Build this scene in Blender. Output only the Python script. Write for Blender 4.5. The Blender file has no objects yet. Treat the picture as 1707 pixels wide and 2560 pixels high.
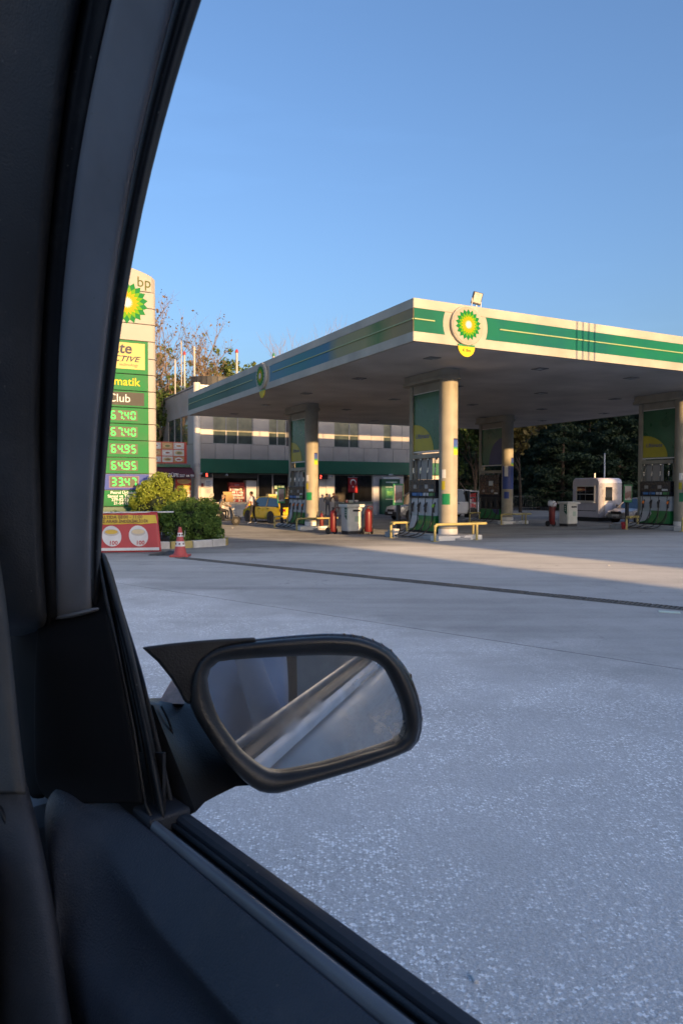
import bpy, bmesh, math, random
from math import sin, cos, pi, radians, sqrt, atan2, tan
from mathutils import Vector, Matrix
random.seed(7)
S = bpy.context.scene
COL = S.collection
# ------------------------------------------------------------------ camera
EYE = 1.75
FPX = 1800.0
PITCH = math.atan(58 / FPX)
cam = bpy.data.cameras.new('camera')
cam.sensor_fit = 'VERTICAL'
cam.sensor_height = 36.0
cam.lens = 36.0 * FPX / 2560
cam.clip_start = 0.02
cam.clip_end = 3000
cam.dof.use_dof = True
cam.dof.focus_distance = 2.2
cam.dof.aperture_fstop = 14.0
camo = bpy.data.objects.new('camera', cam)
COL.objects.link(camo)
camo.location = (0, 0, EYE)
camo.rotation_euler = (pi / 2 - PITCH, 0, 0)
S.camera = camo
# ------------------------------------------------------------------ sky and sun
SUN_EL = radians(7.4)
SUN_H = Vector((0.54, -0.842, 0)).normalized()          # horizontal direction towards the sun
SUN_DIR = Vector((SUN_H.x * cos(SUN_EL), SUN_H.y * cos(SUN_EL), sin(SUN_EL)))
world = bpy.data.worlds.new('World')
S.world = world
world.use_nodes = True
wn, wl = world.node_tree.nodes, world.node_tree.links
wn.clear()
sky = wn.new('ShaderNodeTexSky')
sky.sky_type = 'NISHITA'
sky.sun_disc = False
sky.sun_elevation = SUN_EL
sky.sun_rotation = atan2(SUN_H.x, SUN_H.y)
sky.altitude = 100
sky.air_density = 1.0
sky.dust_density = 5.0
sky.ozone_density = 3.2
bg = wn.new('ShaderNodeBackground')
bg.inputs['Strength'].default_value = 0.15
wo = wn.new('ShaderNodeOutputWorld')
wbal = wn.new('ShaderNodeVectorMath'); wbal.operation = 'MULTIPLY'
wbal.inputs[1].default_value = (1.04, .98, 1.02)          # the camera's white balance, the same in every direction
wl.new(sky.outputs[0], wbal.inputs[0])
# very thin high cloud, all round the sky
wtc = wn.new('ShaderNodeTexCoord'); wmp = wn.new('ShaderNodeMapping'); wmp.inputs['Scale'].default_value = (1.6, 1.6, 9.0)
wnz = wn.new('ShaderNodeTexNoise'); wnz.inputs['Scale'].default_value = 1.7; wnz.inputs['Detail'].default_value = 7; wnz.inputs['Roughness'].default_value = .55
wmr = wn.new('ShaderNodeMapRange'); wmr.inputs['From Min'].default_value = .52; wmr.inputs['From Max'].default_value = .80; wmr.inputs['To Min'].default_value = 1.0; wmr.inputs['To Max'].default_value = 1.07
wl.new(wtc.outputs['Generated'], wmp.inputs['Vector']); wl.new(wmp.outputs[0], wnz.inputs['Vector']); wl.new(wnz.outputs['Fac'], wmr.inputs['Value'])
wsc = wn.new('ShaderNodeVectorMath'); wsc.operation = 'SCALE'; wl.new(wbal.outputs[0], wsc.inputs[0]); wl.new(wmr.outputs[0], wsc.inputs['Scale'])
wl.new(wsc.outputs[0], bg.inputs['Color'])
wl.new(bg.outputs[0], wo.inputs['Surface'])
sun = bpy.data.lights.new('sun', 'SUN')
sun.energy = 3.3
sun.angle = radians(0.5)
sun.color = (1.0, 0.62, 0.28)
suno = bpy.data.objects.new('sun', sun)
COL.objects.link(suno)
suno.rotation_euler = SUN_DIR.to_track_quat('Z', 'Y').to_euler()
suno.location = (20, -30, 30)
S.view_settings.view_transform = 'Standard'
S.view_settings.look = 'None'
S.view_settings.exposure = 1.4
S.view_settings.gamma = 1
S.view_settings.use_curve_mapping = False

# ------------------------------------------------------------------ frames of reference
SROT = radians(27.4)                                     # the station's own axes: a = along the sunlit front, b = away
AX = Vector((cos(SROT), sin(SROT), 0))
BX = Vector((-sin(SROT), cos(SROT), 0))
C0 = Vector((2.02, 20.35, 0))                            # ground point below the canopy's near corner
def gzb(b):
    t = max(0, min(1, (b - 2) / 10.0))
    return -0.22 * t * t * (3 - 2 * t)
def ST(a, b, z=None):
    p = C0 + AX * a + BX * b
    p.z = gzb(b) if z is None else z
    return p
def ab(x, y):
    d = Vector((x, y, 0)) - C0
    return d.dot(AX), d.dot(BX)
def gz(x, y):
    return gzb(ab(x, y)[1])
def ray(u, v):
    x = (u - 853.5) / FPX; y = (1280 - v) / FPX
    return Vector((x, cos(PITCH) + y * sin(PITCH), -sin(PITCH) + y * cos(PITCH)))
def pxy(u, v, Y):
    d = ray(u, v); t = Y / d.y
    return Vector((d.x * t, Y, EYE + d.z * t))
def pxb(u, v, b):
    d = ray(u, v); o = -C0.dot(BX)
    t = (b - o) / d.dot(BX)
    p = d * t
    return (p - C0).dot(AX), EYE + p.z                   # a, z
CROT = radians(40)                                       # the car we sit in
CF = Vector((-sin(CROT), cos(CROT), 0)); CR = Vector((cos(CROT), sin(CROT), 0))
def W(u, v, l):
    d = ray(u, v); t = l / d.dot(CR)
    return Vector((l, d.dot(CF) * t, EYE + d.z * t))     # car-local: right, forward, up

# ------------------------------------------------------------------ materials
MATS = {}
def mat(name, col, rough=.55, metal=0.0, var=.10, vs=2.5, bump=0.0, bs=60.0, spec=.5, coat=0.0, emit=None, es=1.0, alpha=1.0, trans=0.0):
    if name in MATS: return MATS[name]
    m = bpy.data.materials.new(name); m.use_nodes = True
    n, l = m.node_tree.nodes, m.node_tree.links
    b = n['Principled BSDF']
    b.inputs['Roughness'].default_value = rough
    b.inputs['Metallic'].default_value = metal
    b.inputs['Specular IOR Level'].default_value = spec
    b.inputs['Coat Weight'].default_value = coat
    b.inputs['Coat Roughness'].default_value = .08
    b.inputs['Alpha'].default_value = alpha
    b.inputs['Transmission Weight'].default_value = trans
    tc = n.new('ShaderNodeTexCoord')
    nz = n.new('ShaderNodeTexNoise'); nz.inputs['Scale'].default_value = vs; nz.inputs['Detail'].default_value = 6
    l.new(tc.outputs['Object'], nz.inputs['Vector'])
    mr = n.new('ShaderNodeMapRange')
    mr.inputs['From Min'].default_value = .3; mr.inputs['From Max'].default_value = .7
    mr.inputs['To Min'].default_value = 1 - var; mr.inputs['To Max'].default_value = 1 + var
    l.new(nz.outputs['Fac'], mr.inputs['Value'])
    vm = n.new('ShaderNodeVectorMath'); vm.operation = 'SCALE'
    vm.inputs[0].default_value = col[:3]
    l.new(mr.outputs[0], vm.inputs['Scale'])
    l.new(vm.outputs[0], b.inputs['Base Color'])
    mr2 = n.new('ShaderNodeMapRange')
    mr2.inputs['From Min'].default_value = .3; mr2.inputs['From Max'].default_value = .7
    mr2.inputs['To Min'].default_value = max(.02, rough - .07); mr2.inputs['To Max'].default_value = min(1, rough + .07)
    l.new(nz.outputs['Fac'], mr2.inputs['Value'])
    if rough > .1: l.new(mr2.outputs[0], b.inputs['Roughness'])
    if bump:
        n2 = n.new('ShaderNodeTexNoise'); n2.inputs['Scale'].default_value = bs; n2.inputs['Detail'].default_value = 4
        l.new(tc.outputs['Object'], n2.inputs['Vector'])
        bp = n.new('ShaderNodeBump'); bp.inputs['Strength'].default_value = bump; bp.inputs['Distance'].default_value = .01
        l.new(n2.outputs['Fac'], bp.inputs['Height']); l.new(bp.outputs[0], b.inputs['Normal'])
    if emit:
        b.inputs['Emission Color'].default_value = (*emit, 1); b.inputs['Emission Strength'].default_value = es
    MATS[name] = m
    return m
def leafmat(name, c1, c2, c3=None):
    m = bpy.data.materials.new(name); m.use_nodes = True
    n, l = m.node_tree.nodes, m.node_tree.links
    b = n['Principled BSDF']; b.inputs['Roughness'].default_value = .6; b.inputs['Specular IOR Level'].default_value = .3
    g = n.new('ShaderNodeNewGeometry')
    r = n.new('ShaderNodeValToRGB')
    r.color_ramp.elements[0].color = (*c1, 1); r.color_ramp.elements[1].color = (*c2, 1)
    if c3:
        e = r.color_ramp.elements.new(.85); e.color = (*c2, 1); r.color_ramp.elements[-1].color = (*c3, 1)
    l.new(g.outputs['Random Per Island'], r.inputs[0]); l.new(r.outputs[0], b.inputs['Base Color'])
    tr = n.new('ShaderNodeBsdfTranslucent'); l.new(r.outputs[0], tr.inputs['Color'])
    mx = n.new('ShaderNodeMixShader'); mx.inputs[0].default_value = .3
    l.new(b.outputs[0], mx.inputs[1]); l.new(tr.outputs[0], mx.inputs[2])
    l.new(mx.outputs[0], n['Material Output'].inputs['Surface'])
    MATS[name] = m
    return m
def rampmat(name, axis, lo, hi, stops, rough=.4, nscale=1.2, namt=.15, coat=.3):
    """a printed graphic whose colours run along one axis of the object"""
    m = bpy.data.materials.new(name); m.use_nodes = True
    n, l = m.node_tree.nodes, m.node_tree.links
    b = n['Principled BSDF']; b.inputs['Roughness'].default_value = rough; b.inputs['Coat Weight'].default_value = coat; b.inputs['Specular IOR Level'].default_value = .15
    tc = n.new('ShaderNodeTexCoord'); sp = n.new('ShaderNodeSeparateXYZ'); l.new(tc.outputs['Object'], sp.inputs[0])
    nz = n.new('ShaderNodeTexNoise'); nz.inputs['Scale'].default_value = nscale; nz.inputs['Detail'].default_value = 3
    l.new(tc.outputs['Object'], nz.inputs['Vector'])
    mr = n.new('ShaderNodeMapRange'); mr.inputs['From Min'].default_value = lo; mr.inputs['From Max'].default_value = hi
    l.new(sp.outputs[axis], mr.inputs['Value'])
    ad = n.new('ShaderNodeMath'); ad.operation = 'MULTIPLY_ADD'; ad.inputs[1].default_value = namt; ad.inputs[2].default_value = -namt / 2
    l.new(nz.outputs['Fac'], ad.inputs[0])
    a2 = n.new('ShaderNodeMath'); a2.operation = 'ADD'; l.new(mr.outputs[0], a2.inputs[0]); l.new(ad.outputs[0], a2.inputs[1])
    r = n.new('ShaderNodeValToRGB')
    while len(r.color_ramp.elements) < len(stops): r.color_ramp.elements.new(.5)
    for e, (p, c) in zip(r.color_ramp.elements, stops): e.position = p
    for e, (p, c) in zip(r.color_ramp.elements, stops): e.color = (*c, 1)
    l.new(a2.outputs[0], r.inputs[0]); l.new(r.outputs[0], b.inputs['Base Color'])
    MATS[name] = m
    return m

CREAM = mat('cream_paint', (.32, .295, .235), .55, spec=.3, var=.17, vs=1.8, bump=.05, bs=30)
WHITE = mat('white_paint', (.72, .70, .66), .4, var=.07, vs=1.5)
FWHITE = mat('fascia_white', (.385, .36, .30), .55, var=.22, vs=.7, spec=.3)
GREEN = mat('brand_green', (.012, .20, .075), .35, var=.25, vs=.8, coat=.3)
DGREEN = mat('dark_green', (.008, .10, .055), .4, var=.12, vs=.8)
LGREEN = mat('light_green', (.28, .55, .02), .4)
YELLOW = mat('brand_yellow', (.55, .42, .02), .6, spec=.2)
YPALE = mat('pale_yellow', (.50, .42, .16), .7, var=.08, spec=.15)
BLUE = mat('brand_blue', (.03, .06, .26), .4)
BLACK = mat('black_plastic', (.012, .012, .014), .5)
RUBBER = mat('black_rubber', (.010, .010, .012), .65, var=.2, vs=20)
DARK = mat('dark_metal', (.03, .03, .035), .5)
GREY = mat('grey_metal', (.30, .30, .31), .4, metal=.6)
STEEL = mat('bright_steel', (.65, .65, .66), .22, metal=1.0)
GUARD = mat('guard_yellow', (.40, .335, .13), .45, var=.18, vs=6, bump=.1)
RED = mat('red_paint', (.42, .02, .02), .4, var=.12)
CONC = mat('island_concrete', (.36, .36, .36), .8, var=.18, vs=3, bump=.3, bs=50)
GLASS = mat('dark_glass', (.012, .015, .018), .04, var=.05, spec=.8)
PRINTW = mat('white_print', (.62, .62, .61), .7, spec=.2)
PRINTK = mat('black_print', (.03, .03, .04), .8, spec=.1)

# ------------------------------------------------------------------ mesh helpers
class MB:
    def __init__(s): s.v = []; s.f = []; s.mi = []; s.m = 0
    def add(s, vs, fs):
        o = len(s.v); s.v += [tuple(p) for p in vs]
        for f in fs: s.f.append([i + o for i in f]); s.mi.append(s.m)
        return s
    def box(s, x0, x1, y0, y1, z0, z1):
        return s.add([(x, y, z) for z in (z0, z1) for y in (y0, y1) for x in (x0, x1)],
                     [(0, 2, 3, 1), (4, 5, 7, 6), (0, 1, 5, 4), (2, 6, 7, 3), (0, 4, 6, 2), (1, 3, 7, 5)])
    def obox(s, c, sz, rz=0, M=None):
        M = M or Matrix.Rotation(rz, 3, 'Z'); c = Vector(c)
        h = [x / 2 for x in sz]
        return s.add([c + M @ Vector((x, y, z)) for z in (-h[2], h[2]) for y in (-h[1], h[1]) for x in (-h[0], h[0])],
                     [(0, 2, 3, 1), (4, 5, 7, 6), (0, 1, 5, 4), (2, 6, 7, 3), (0, 4, 6, 2), (1, 3, 7, 5)])
    def tube(s, pts, r, n=8, cap=True, sx=1.0):
        pts = [Vector(p) for p in pts]
        if not isinstance(r, (list, tuple)): r = [r] * len(pts)
        d0 = (pts[1] - pts[0]).normalized()
        ref = Vector((0, 0, 1)) if abs(d0.z) < .9 else Vector((1, 0, 0))
        x = d0.cross(ref).normalized(); rings = []
        for i, p in enumerate(pts):
            d = (pts[min(i + 1, len(pts) - 1)] - pts[max(i - 1, 0)]).normalized()
            x = (x - d * x.dot(d)).normalized(); y = d.cross(x)
            rings.append([p + x * cos(2 * pi * k / n) * r[i] * sx + y * sin(2 * pi * k / n) * r[i] for k in range(n)])
        return s.loft(rings, cap)
    def cyl(s, p0, p1, r0, r1=None, n=16): return s.tube([p0, p1], [r0, r0 if r1 is None else r1], n)
    def loft(s, rings, cap=True, closed=True):
        n = len(rings[0]); vs = [p for r in rings for p in r]; fs = []
        for i in range(len(rings) - 1):
            for k in range(n if closed else n - 1):
                k2 = (k + 1) % n
                fs.append((i * n + k, i * n + k2, (i + 1) * n + k2, (i + 1) * n + k))
        if cap and closed:
            fs.append(tuple(range(n - 1, -1, -1))); fs.append(tuple(range((len(rings) - 1) * n, len(rings) * n)))
        return s.add(vs, fs)
    def lathe(s, prof, n=24, c=(0, 0, 0)):
        return s.loft([[(c[0] + r * cos(2 * pi * k / n), c[1] + r * sin(2 * pi * k / n), c[2] + z) for k in range(n)] for r, z in prof])
    def poly(s, pts, fn, t0, t1):
        """2-D outline pts, fn(p,q,t)->xyz, thickness from t0 to t1"""
        n = len(pts)
        vs = [fn(p, q, t0) for p, q in pts] + [fn(p, q, t1) for p, q in pts]
        fs = [tuple(range(n)), tuple(range(2 * n - 1, n - 1, -1))] + [(i, i + n, (i + 1) % n + n, (i + 1) % n) for i in range(n)]
        return s.add(vs, fs)
    def build(s, name, m=None, parent=None, bevel=0, smooth=None, sub=0, seg=2, solid=0):
        me = bpy.data.meshes.new(name); me.from_pydata(s.v, [], s.f); me.update()
        bm = bmesh.new(); bm.from_mesh(me); bmesh.ops.recalc_face_normals(bm, faces=bm.faces[:]); bm.to_mesh(me); bm.free()
        if m is not None:
            for x in (m if isinstance(m, (list, tuple)) else [m]): me.materials.append(x)
            if isinstance(m, (list, tuple)): me.polygons.foreach_set('material_index', s.mi)
        if smooth:
            me.polygons.foreach_set('use_smooth', [True] * len(me.polygons))
            if smooth is not True: me.set_sharp_from_angle(angle=radians(smooth))
        o = bpy.data.objects.new(name, me); COL.objects.link(o); o.parent = parent
        if solid:
            md = o.modifiers.new('thickness', 'SOLIDIFY'); md.thickness = solid; md.offset = -1
        if bevel:
            md = o.modifiers.new('bevel', 'BEVEL'); md.width = bevel; md.segments = seg; md.limit_method = 'ANGLE'
        if sub:
            md = o.modifiers.new('sub', 'SUBSURF'); md.levels = sub; md.render_levels = sub
            me.polygons.foreach_set('use_smooth', [True] * len(me.polygons))
        return o
def tag(o, label=None, cat=None, group=None, kind=None):
    if label: o['label'] = label
    if cat: o['category'] = cat
    if group: o['group'] = group
    if kind: o['kind'] = kind
    return o
def thing(name, label, cat, loc=(0, 0, 0), rz=0.0, group=None):
    o = bpy.data.objects.new(name, None); COL.objects.link(o); o.empty_display_size = .2
    o.location = loc; o.rotation_euler = (0, 0, rz)
    return tag(o, label, cat, group)
def copy_tree(o, parent=None):
    c = o.copy(); COL.objects.link(c); c.parent = parent
    for ch in list(o.children): copy_tree(ch, c)
    return c
def copy_thing(o, loc, rz=None, label=None):
    c = copy_tree(o); c.location = loc
    if rz is not None: c.rotation_euler = (0, 0, rz)
    if label: c['label'] = label
    return c
FRONT = (pi / 2, 0, 0)
def text(s, size, m, parent, loc, rot=FRONT, align='CENTER', ext=.003, off=0.0, shear=0.0, sx=1.0, name='lettering'):
    cu = bpy.data.curves.new('txt', 'FONT'); cu.body = s; cu.size = size; cu.align_x = align; cu.align_y = 'CENTER'
    cu.extrude = ext; cu.offset = off; cu.shear = shear; cu.resolution_u = 3
    t = bpy.data.objects.new('txt', cu); COL.objects.link(t)
    dg = bpy.context.evaluated_depsgraph_get(); dg.update()
    me = bpy.data.meshes.new_from_object(t.evaluated_get(dg))
    bpy.data.objects.remove(t); bpy.data.curves.remove(cu)
    me.materials.clear(); me.materials.append(m)
    o = bpy.data.objects.new(name, me); COL.objects.link(o); o.parent = parent
    o.location = loc; o.rotation_euler = rot; o.scale = (sx, 1, 1)
    o['kind'] = 'stuff'
    return o
def arc(cx, cy, r, a0, a1, n): return [(cx + r * cos(a0 + (a1 - a0) * i / n), cy + r * sin(a0 + (a1 - a0) * i / n)) for i in range(n + 1)]
def XZ(p, q, t): return (p, t, q)
def YZ(p, q, t): return (t, p, q)
def XY(p, q, t): return (p, q, t)
# ------------------------------------------------------------------ the ground
def ground_material():
    m = bpy.data.materials.new('forecourt_ground'); m.use_nodes = True
    n, l = m.node_tree.nodes, m.node_tree.links
    b = n['Principled BSDF']; b.inputs['Roughness'].default_value = .85; b.inputs['Diffuse Roughness'].default_value = .55; b.inputs['Specular IOR Level'].default_value = .35
    g = n.new('ShaderNodeNewGeometry')
    def math1(op, a, bb=None, cc=None):
        x = n.new('ShaderNodeMath'); x.operation = op
        for i, q in enumerate((a, bb, cc)):
            if q is None: continue
            if isinstance(q, (int, float)): x.inputs[i].default_value = q
            else: l.new(q, x.inputs[i])
        return x.outputs[0]
    def noise(sc, det=6, rough=.55):
        x = n.new('ShaderNodeTexNoise'); x.inputs['Scale'].default_value = sc; x.inputs['Detail'].default_value = det; x.inputs['Roughness'].default_value = rough
        l.new(g.outputs['Position'], x.inputs['Vector']); return x.outputs['Fac']
    def mrange(v, a, c, d, e):
        x = n.new('ShaderNodeMapRange'); x.inputs['From Min'].default_value = a; x.inputs['From Max'].default_value = c
        x.inputs['To Min'].default_value = d; x.inputs['To Max'].default_value = e; l.new(v, x.inputs['Value']); return x.outputs[0]
    # which slab: the worn near field, or the smoother concrete beyond the joint
    dp = n.new('ShaderNodeVectorMath'); dp.operation = 'DOT_PRODUCT'; l.new(g.outputs['Position'], dp.inputs[0]); dp.inputs[1].default_value = (.652, .758, 0)
    edge = math1('ADD', dp.outputs['Value'], mrange(noise(.6, 5), .3, .7, -1.1, 1.1))
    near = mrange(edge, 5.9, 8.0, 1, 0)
    big = noise(.35, 5); mid = noise(2.2, 7, .65); fine = noise(24, 5, .7)
    vo = n.new('ShaderNodeTexVoronoi'); vo.inputs['Scale'].default_value = 60; vo.distance = 'MINKOWSKI'; vo.inputs['Exponent'].default_value = .8
    cw = n.new('ShaderNodeTexNoise'); cw.inputs['Scale'].default_value = 90; l.new(g.outputs['Position'], cw.inputs['Vector'])
    ca = n.new('ShaderNodeVectorMath'); ca.operation = 'MULTIPLY_ADD'; l.new(cw.outputs['Color'], ca.inputs[0]); ca.inputs[1].default_value = (.012, .012, .012); l.new(g.outputs['Position'], ca.inputs[2]); l.new(ca.outputs[0], vo.inputs['Vector'])
    sc = n.new('ShaderNodeSeparateColor'); l.new(vo.outputs['Color'], sc.inputs[0])
    v2 = n.new('ShaderNodeTexVoronoi'); v2.inputs['Scale'].default_value = 190; l.new(g.outputs['Position'], v2.inputs['Vector'])
    s2 = n.new('ShaderNodeSeparateColor'); l.new(v2.outputs['Color'], s2.inputs[0])
    patch = math1('MULTIPLY', mrange(mid, .38, .60, .25, 1), mrange(noise(.55, 4), .36, .60, .12, 1))
    chips = math1('MULTIPLY', mrange(sc.outputs[0], .52, .92, 0, 1), math1('MULTIPLY', mrange(vo.outputs['Distance'], .62, 1.05, 1, 0), patch))
    dk = math1('MULTIPLY', mrange(sc.outputs[1], .80, 1, 0, 1), patch)
    base = math1('ADD', mrange(big, .3, .7, .34, .42), mrange(mid, .3, .7, -.025, .025))
    base = math1('ADD', base, mrange(fine, .3, .7, -.035, .035))
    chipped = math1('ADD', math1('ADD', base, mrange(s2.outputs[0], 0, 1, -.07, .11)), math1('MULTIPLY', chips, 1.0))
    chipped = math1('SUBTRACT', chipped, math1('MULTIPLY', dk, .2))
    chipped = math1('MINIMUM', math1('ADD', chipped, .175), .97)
    # darker worn lanes and spots of oil on the far concrete
    oil = mrange(noise(.8, 6, .6), .60, .74, 0, 1)
    farv = math1('SUBTRACT', math1('ADD', base, .0), math1('MULTIPLY', oil, .07))
    # tyre-worn lanes, stretched along the drive direction, and hairline cracks
    mp = n.new('ShaderNodeMapping'); mp.inputs['Rotation'].default_value = (0, 0, radians(40)); mp.inputs['Scale'].default_value = (.10, 1.5, 1)
    l.new(g.outputs['Position'], mp.inputs['Vector'])
    lane = n.new('ShaderNodeTexNoise'); lane.inputs['Scale'].default_value = 1.0; lane.inputs['Detail'].default_value = 5; l.new(mp.outputs[0], lane.inputs['Vector'])
    lanes = mrange(lane.outputs['Fac'], .48, .70, 0, .075)
    vc = n.new('ShaderNodeTexVoronoi'); vc.feature = 'DISTANCE_TO_EDGE'; vc.inputs['Scale'].default_value = .22
    wob = n.new('ShaderNodeVectorMath'); wob.operation = 'ADD'; nzc = n.new('ShaderNodeTexNoise'); nzc.inputs['Scale'].default_value = 1.6; nzc.inputs['Detail'].default_value = 5
    l.new(g.outputs['Position'], nzc.inputs['Vector']); l.new(g.outputs['Position'], wob.inputs[0]); l.new(nzc.outputs['Color'], wob.inputs[1]); l.new(wob.outputs[0], vc.inputs['Vector'])
    crack = math1('MULTIPLY', mrange(vc.outputs['Distance'], .0, .0035, .10, 0), mrange(noise(.5, 3), .45, .6, 0, 1))
    spot = mrange(noise(2.3, 5, .6), .66, .76, 0, .17)
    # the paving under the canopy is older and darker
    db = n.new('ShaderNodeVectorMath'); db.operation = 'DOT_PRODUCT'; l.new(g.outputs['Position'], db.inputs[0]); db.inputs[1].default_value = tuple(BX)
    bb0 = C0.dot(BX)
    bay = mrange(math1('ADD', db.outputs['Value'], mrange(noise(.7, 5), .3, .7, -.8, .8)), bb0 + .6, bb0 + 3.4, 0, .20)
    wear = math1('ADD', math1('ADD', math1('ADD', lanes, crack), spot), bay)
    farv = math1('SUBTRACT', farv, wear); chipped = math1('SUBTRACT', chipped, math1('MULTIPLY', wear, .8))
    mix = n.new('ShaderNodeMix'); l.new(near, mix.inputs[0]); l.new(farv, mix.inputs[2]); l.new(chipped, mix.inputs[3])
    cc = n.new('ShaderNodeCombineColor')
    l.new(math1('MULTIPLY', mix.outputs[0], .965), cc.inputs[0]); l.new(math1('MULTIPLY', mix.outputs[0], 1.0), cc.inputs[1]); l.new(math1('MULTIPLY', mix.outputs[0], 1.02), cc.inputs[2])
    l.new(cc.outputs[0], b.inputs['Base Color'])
    h = math1('ADD', math1('MULTIPLY', math1('MULTIPLY', vo.outputs['Distance'], near), 1.2), math1('MULTIPLY', fine, .8))
    bp = n.new('ShaderNodeBump'); bp.inputs['Strength'].default_value = .3; bp.inputs['Distance'].default_value = .006
    l.new(h, bp.inputs['Height']); l.new(bp.outputs[0], b.inputs['Normal'])
    MATS['ground'] = m
    return m
gm = ground_material()
bs = [-900, -300, -100, -40, -10, 0] + [2 + i for i in range(0, 11)] + [14, 20, 40, 80, 200, 900]
mb = MB(); av = [-900, -200, -60, -20, 0, 20, 60, 200, 900]
vs = [tuple(ST(a, b)) for b in bs for a in av]; na = len(av)
mb.add(vs, [(j * na + i, j * na + i + 1, (j + 1) * na + i + 1, (j + 1) * na + i) for j in range(len(bs) - 1) for i in range(na - 1)])
tag(mb.build('ground', gm, smooth=True), kind='structure')
# slab joints cut into the concrete, as thin dark strips
DN = Vector((.652, .758, 0)).normalized(); DT = Vector((.758, -.652, 0)).normalized()
JM = mat('joint_filler', (.22, .22, .22), .9, var=.3, vs=9)
def strip(name, c, t0, t1, w, z0, z1, m, kind='structure'):
    mbx = MB(); segs = 24; ringL = []
    r = random.Random(int(c * 100))
    for i in range(segs + 1):
        t = t0 + (t1 - t0) * i / segs; p = DN * c + DT * t; j = r.uniform(-.15, .15) * w
        ww = w * r.uniform(.75, 1.2)
        ringL.append([p + DN * (j - ww / 2) + Vector((0, 0, z0)), p + DN * (j + ww / 2) + Vector((0, 0, z0)), p + DN * (j + ww / 2) + Vector((0, 0, z1)), p + DN * (j - ww / 2) + Vector((0, 0, z1))])
    mbx.loft(ringL)
    return tag(mbx.build(name, m), kind=kind)
for i, c in enumerate((7.4,)): strip('slab_joint', c, -14, 14, .007, -.02, .0025, JM)
# drain channel: frame, flush dark sheet in place of a hollow, row of grates
DRK = mat('drain_dark', (.045, .045, .045), .9)
GRT = mat('grate_iron', (.15, .148, .142), .6, metal=.2, var=.3, vs=14)
dr = thing('drain_channel', 'long dark drain channel with iron grates crossing the concrete', 'drain', DN * 11.13 - DT * 15.0, atan2(DT.y, DT.x))
MB().box(0, 27, -.145, .145, -.05, .004).build('channel_frame', mat('frame_concrete', (.20, .20, .195), .85, var=.25, vs=5), dr)
r = random.Random(3)
gmesh = None
for i in range(54):
    x = i * .5
    if i in (44, 45): continue
    if gmesh is None:
        g = MB().box(.01, .49, -.13, -.11, .005, .016).box(.01, .49, .11, .13, .005, .016)
        for k in range(7): g.box(.03 + k * .07, .055 + k * .07, -.11, .11, .005, .014)
        o = g.build('grate', GRT, dr); gmesh = o.data
    else:
        o = bpy.data.objects.new('grate', gmesh); COL.objects.link(o); o.parent = dr
    o.location = (x, 0, r.uniform(0, .004)); o.rotation_euler = (r.uniform(-.01, .01), 0, 0)
MB().box(0.02, 26.98, -.115, .115, .0042, .0046).build('flush_dark_sheet', DRK, dr)
# ------------------------------------------------------------------ the canopy
LA, LB = 22.0, 23.2
ZS, ZT, ZR = 5.9, 7.1, 6.5
def soffit_material():
    m = mat('soffit_slats', (.52, .485, .445), .6, var=.22, vs=.5)
    n, l = m.node_tree.nodes, m.node_tree.links
    b = n['Principled BSDF']; tc = n.new('ShaderNodeTexCoord')
    wv = n.new('ShaderNodeTexWave'); wv.bands_direction = 'Y'; wv.inputs['Scale'].default_value = 1.3; wv.wave_profile = 'SAW'
    l.new(tc.outputs['Object'], wv.inputs['Vector'])
    bp = n.new('ShaderNodeBump'); bp.inputs['Strength'].default_value = .5; bp.inputs['Distance'].default_value = .02
    l.new(wv.outputs['Fac'], bp.inputs['Height']); l.new(bp.outputs[0], b.inputs['Normal'])
    return m
can = thing('station_canopy', 'large flat filling station canopy with white and green fascia on round columns', 'canopy', C0, SROT)
MB().box(.16, LA - .16, .16, LB - .02, ZS + .06, ZR).build('roof_slab', GREY, can)
MB().box(.02, LA - .02, .02, LB - .02, ZS + .012, ZS + .058).build('soffit', soffit_material(), can)
EMB = [mat('emblem_green', (.004, .15, .035), .55, var=.05, spec=.1), mat('emblem_lime', (.10, .27, .005), .55, var=.05, spec=.1),
       mat('emblem_yellow', (.42, .27, .005), .55, var=.05, spec=.1), mat('emblem_white', (.52, .52, .52), .55, var=.02, spec=.25)]
def helios(parent, fn, cx, cz, R, d0):
    """sunflower emblem of layered eighteen-point stars; fn(p,q,t): t grows out of the face"""
    def star(ro, ri, rot, n=18):
        pts = []
        for k in range(n):
            a = rot + 2 * pi * k / n; da = pi / n
            pts.append((cx + ro * cos(a), cz + ro * sin(a)))
            pts.append((cx + (ro * .93 + ri * .07) * 0 + ri * 1.06 * cos(a + da), cz + ri * 1.06 * sin(a + da)))
        return pts
    for i, (ro, ri, rot) in enumerate(((1, .76, 0), (.80, .56, pi / 18), (.58, .39, 0), (.29, .17, pi / 18))):
        MB().poly(star(R * ro, R * ri, rot + pi / 2), fn, d0 + i * .006, d0 + .005 + i * .006).build('emblem_petals', EMB[i], parent)
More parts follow.
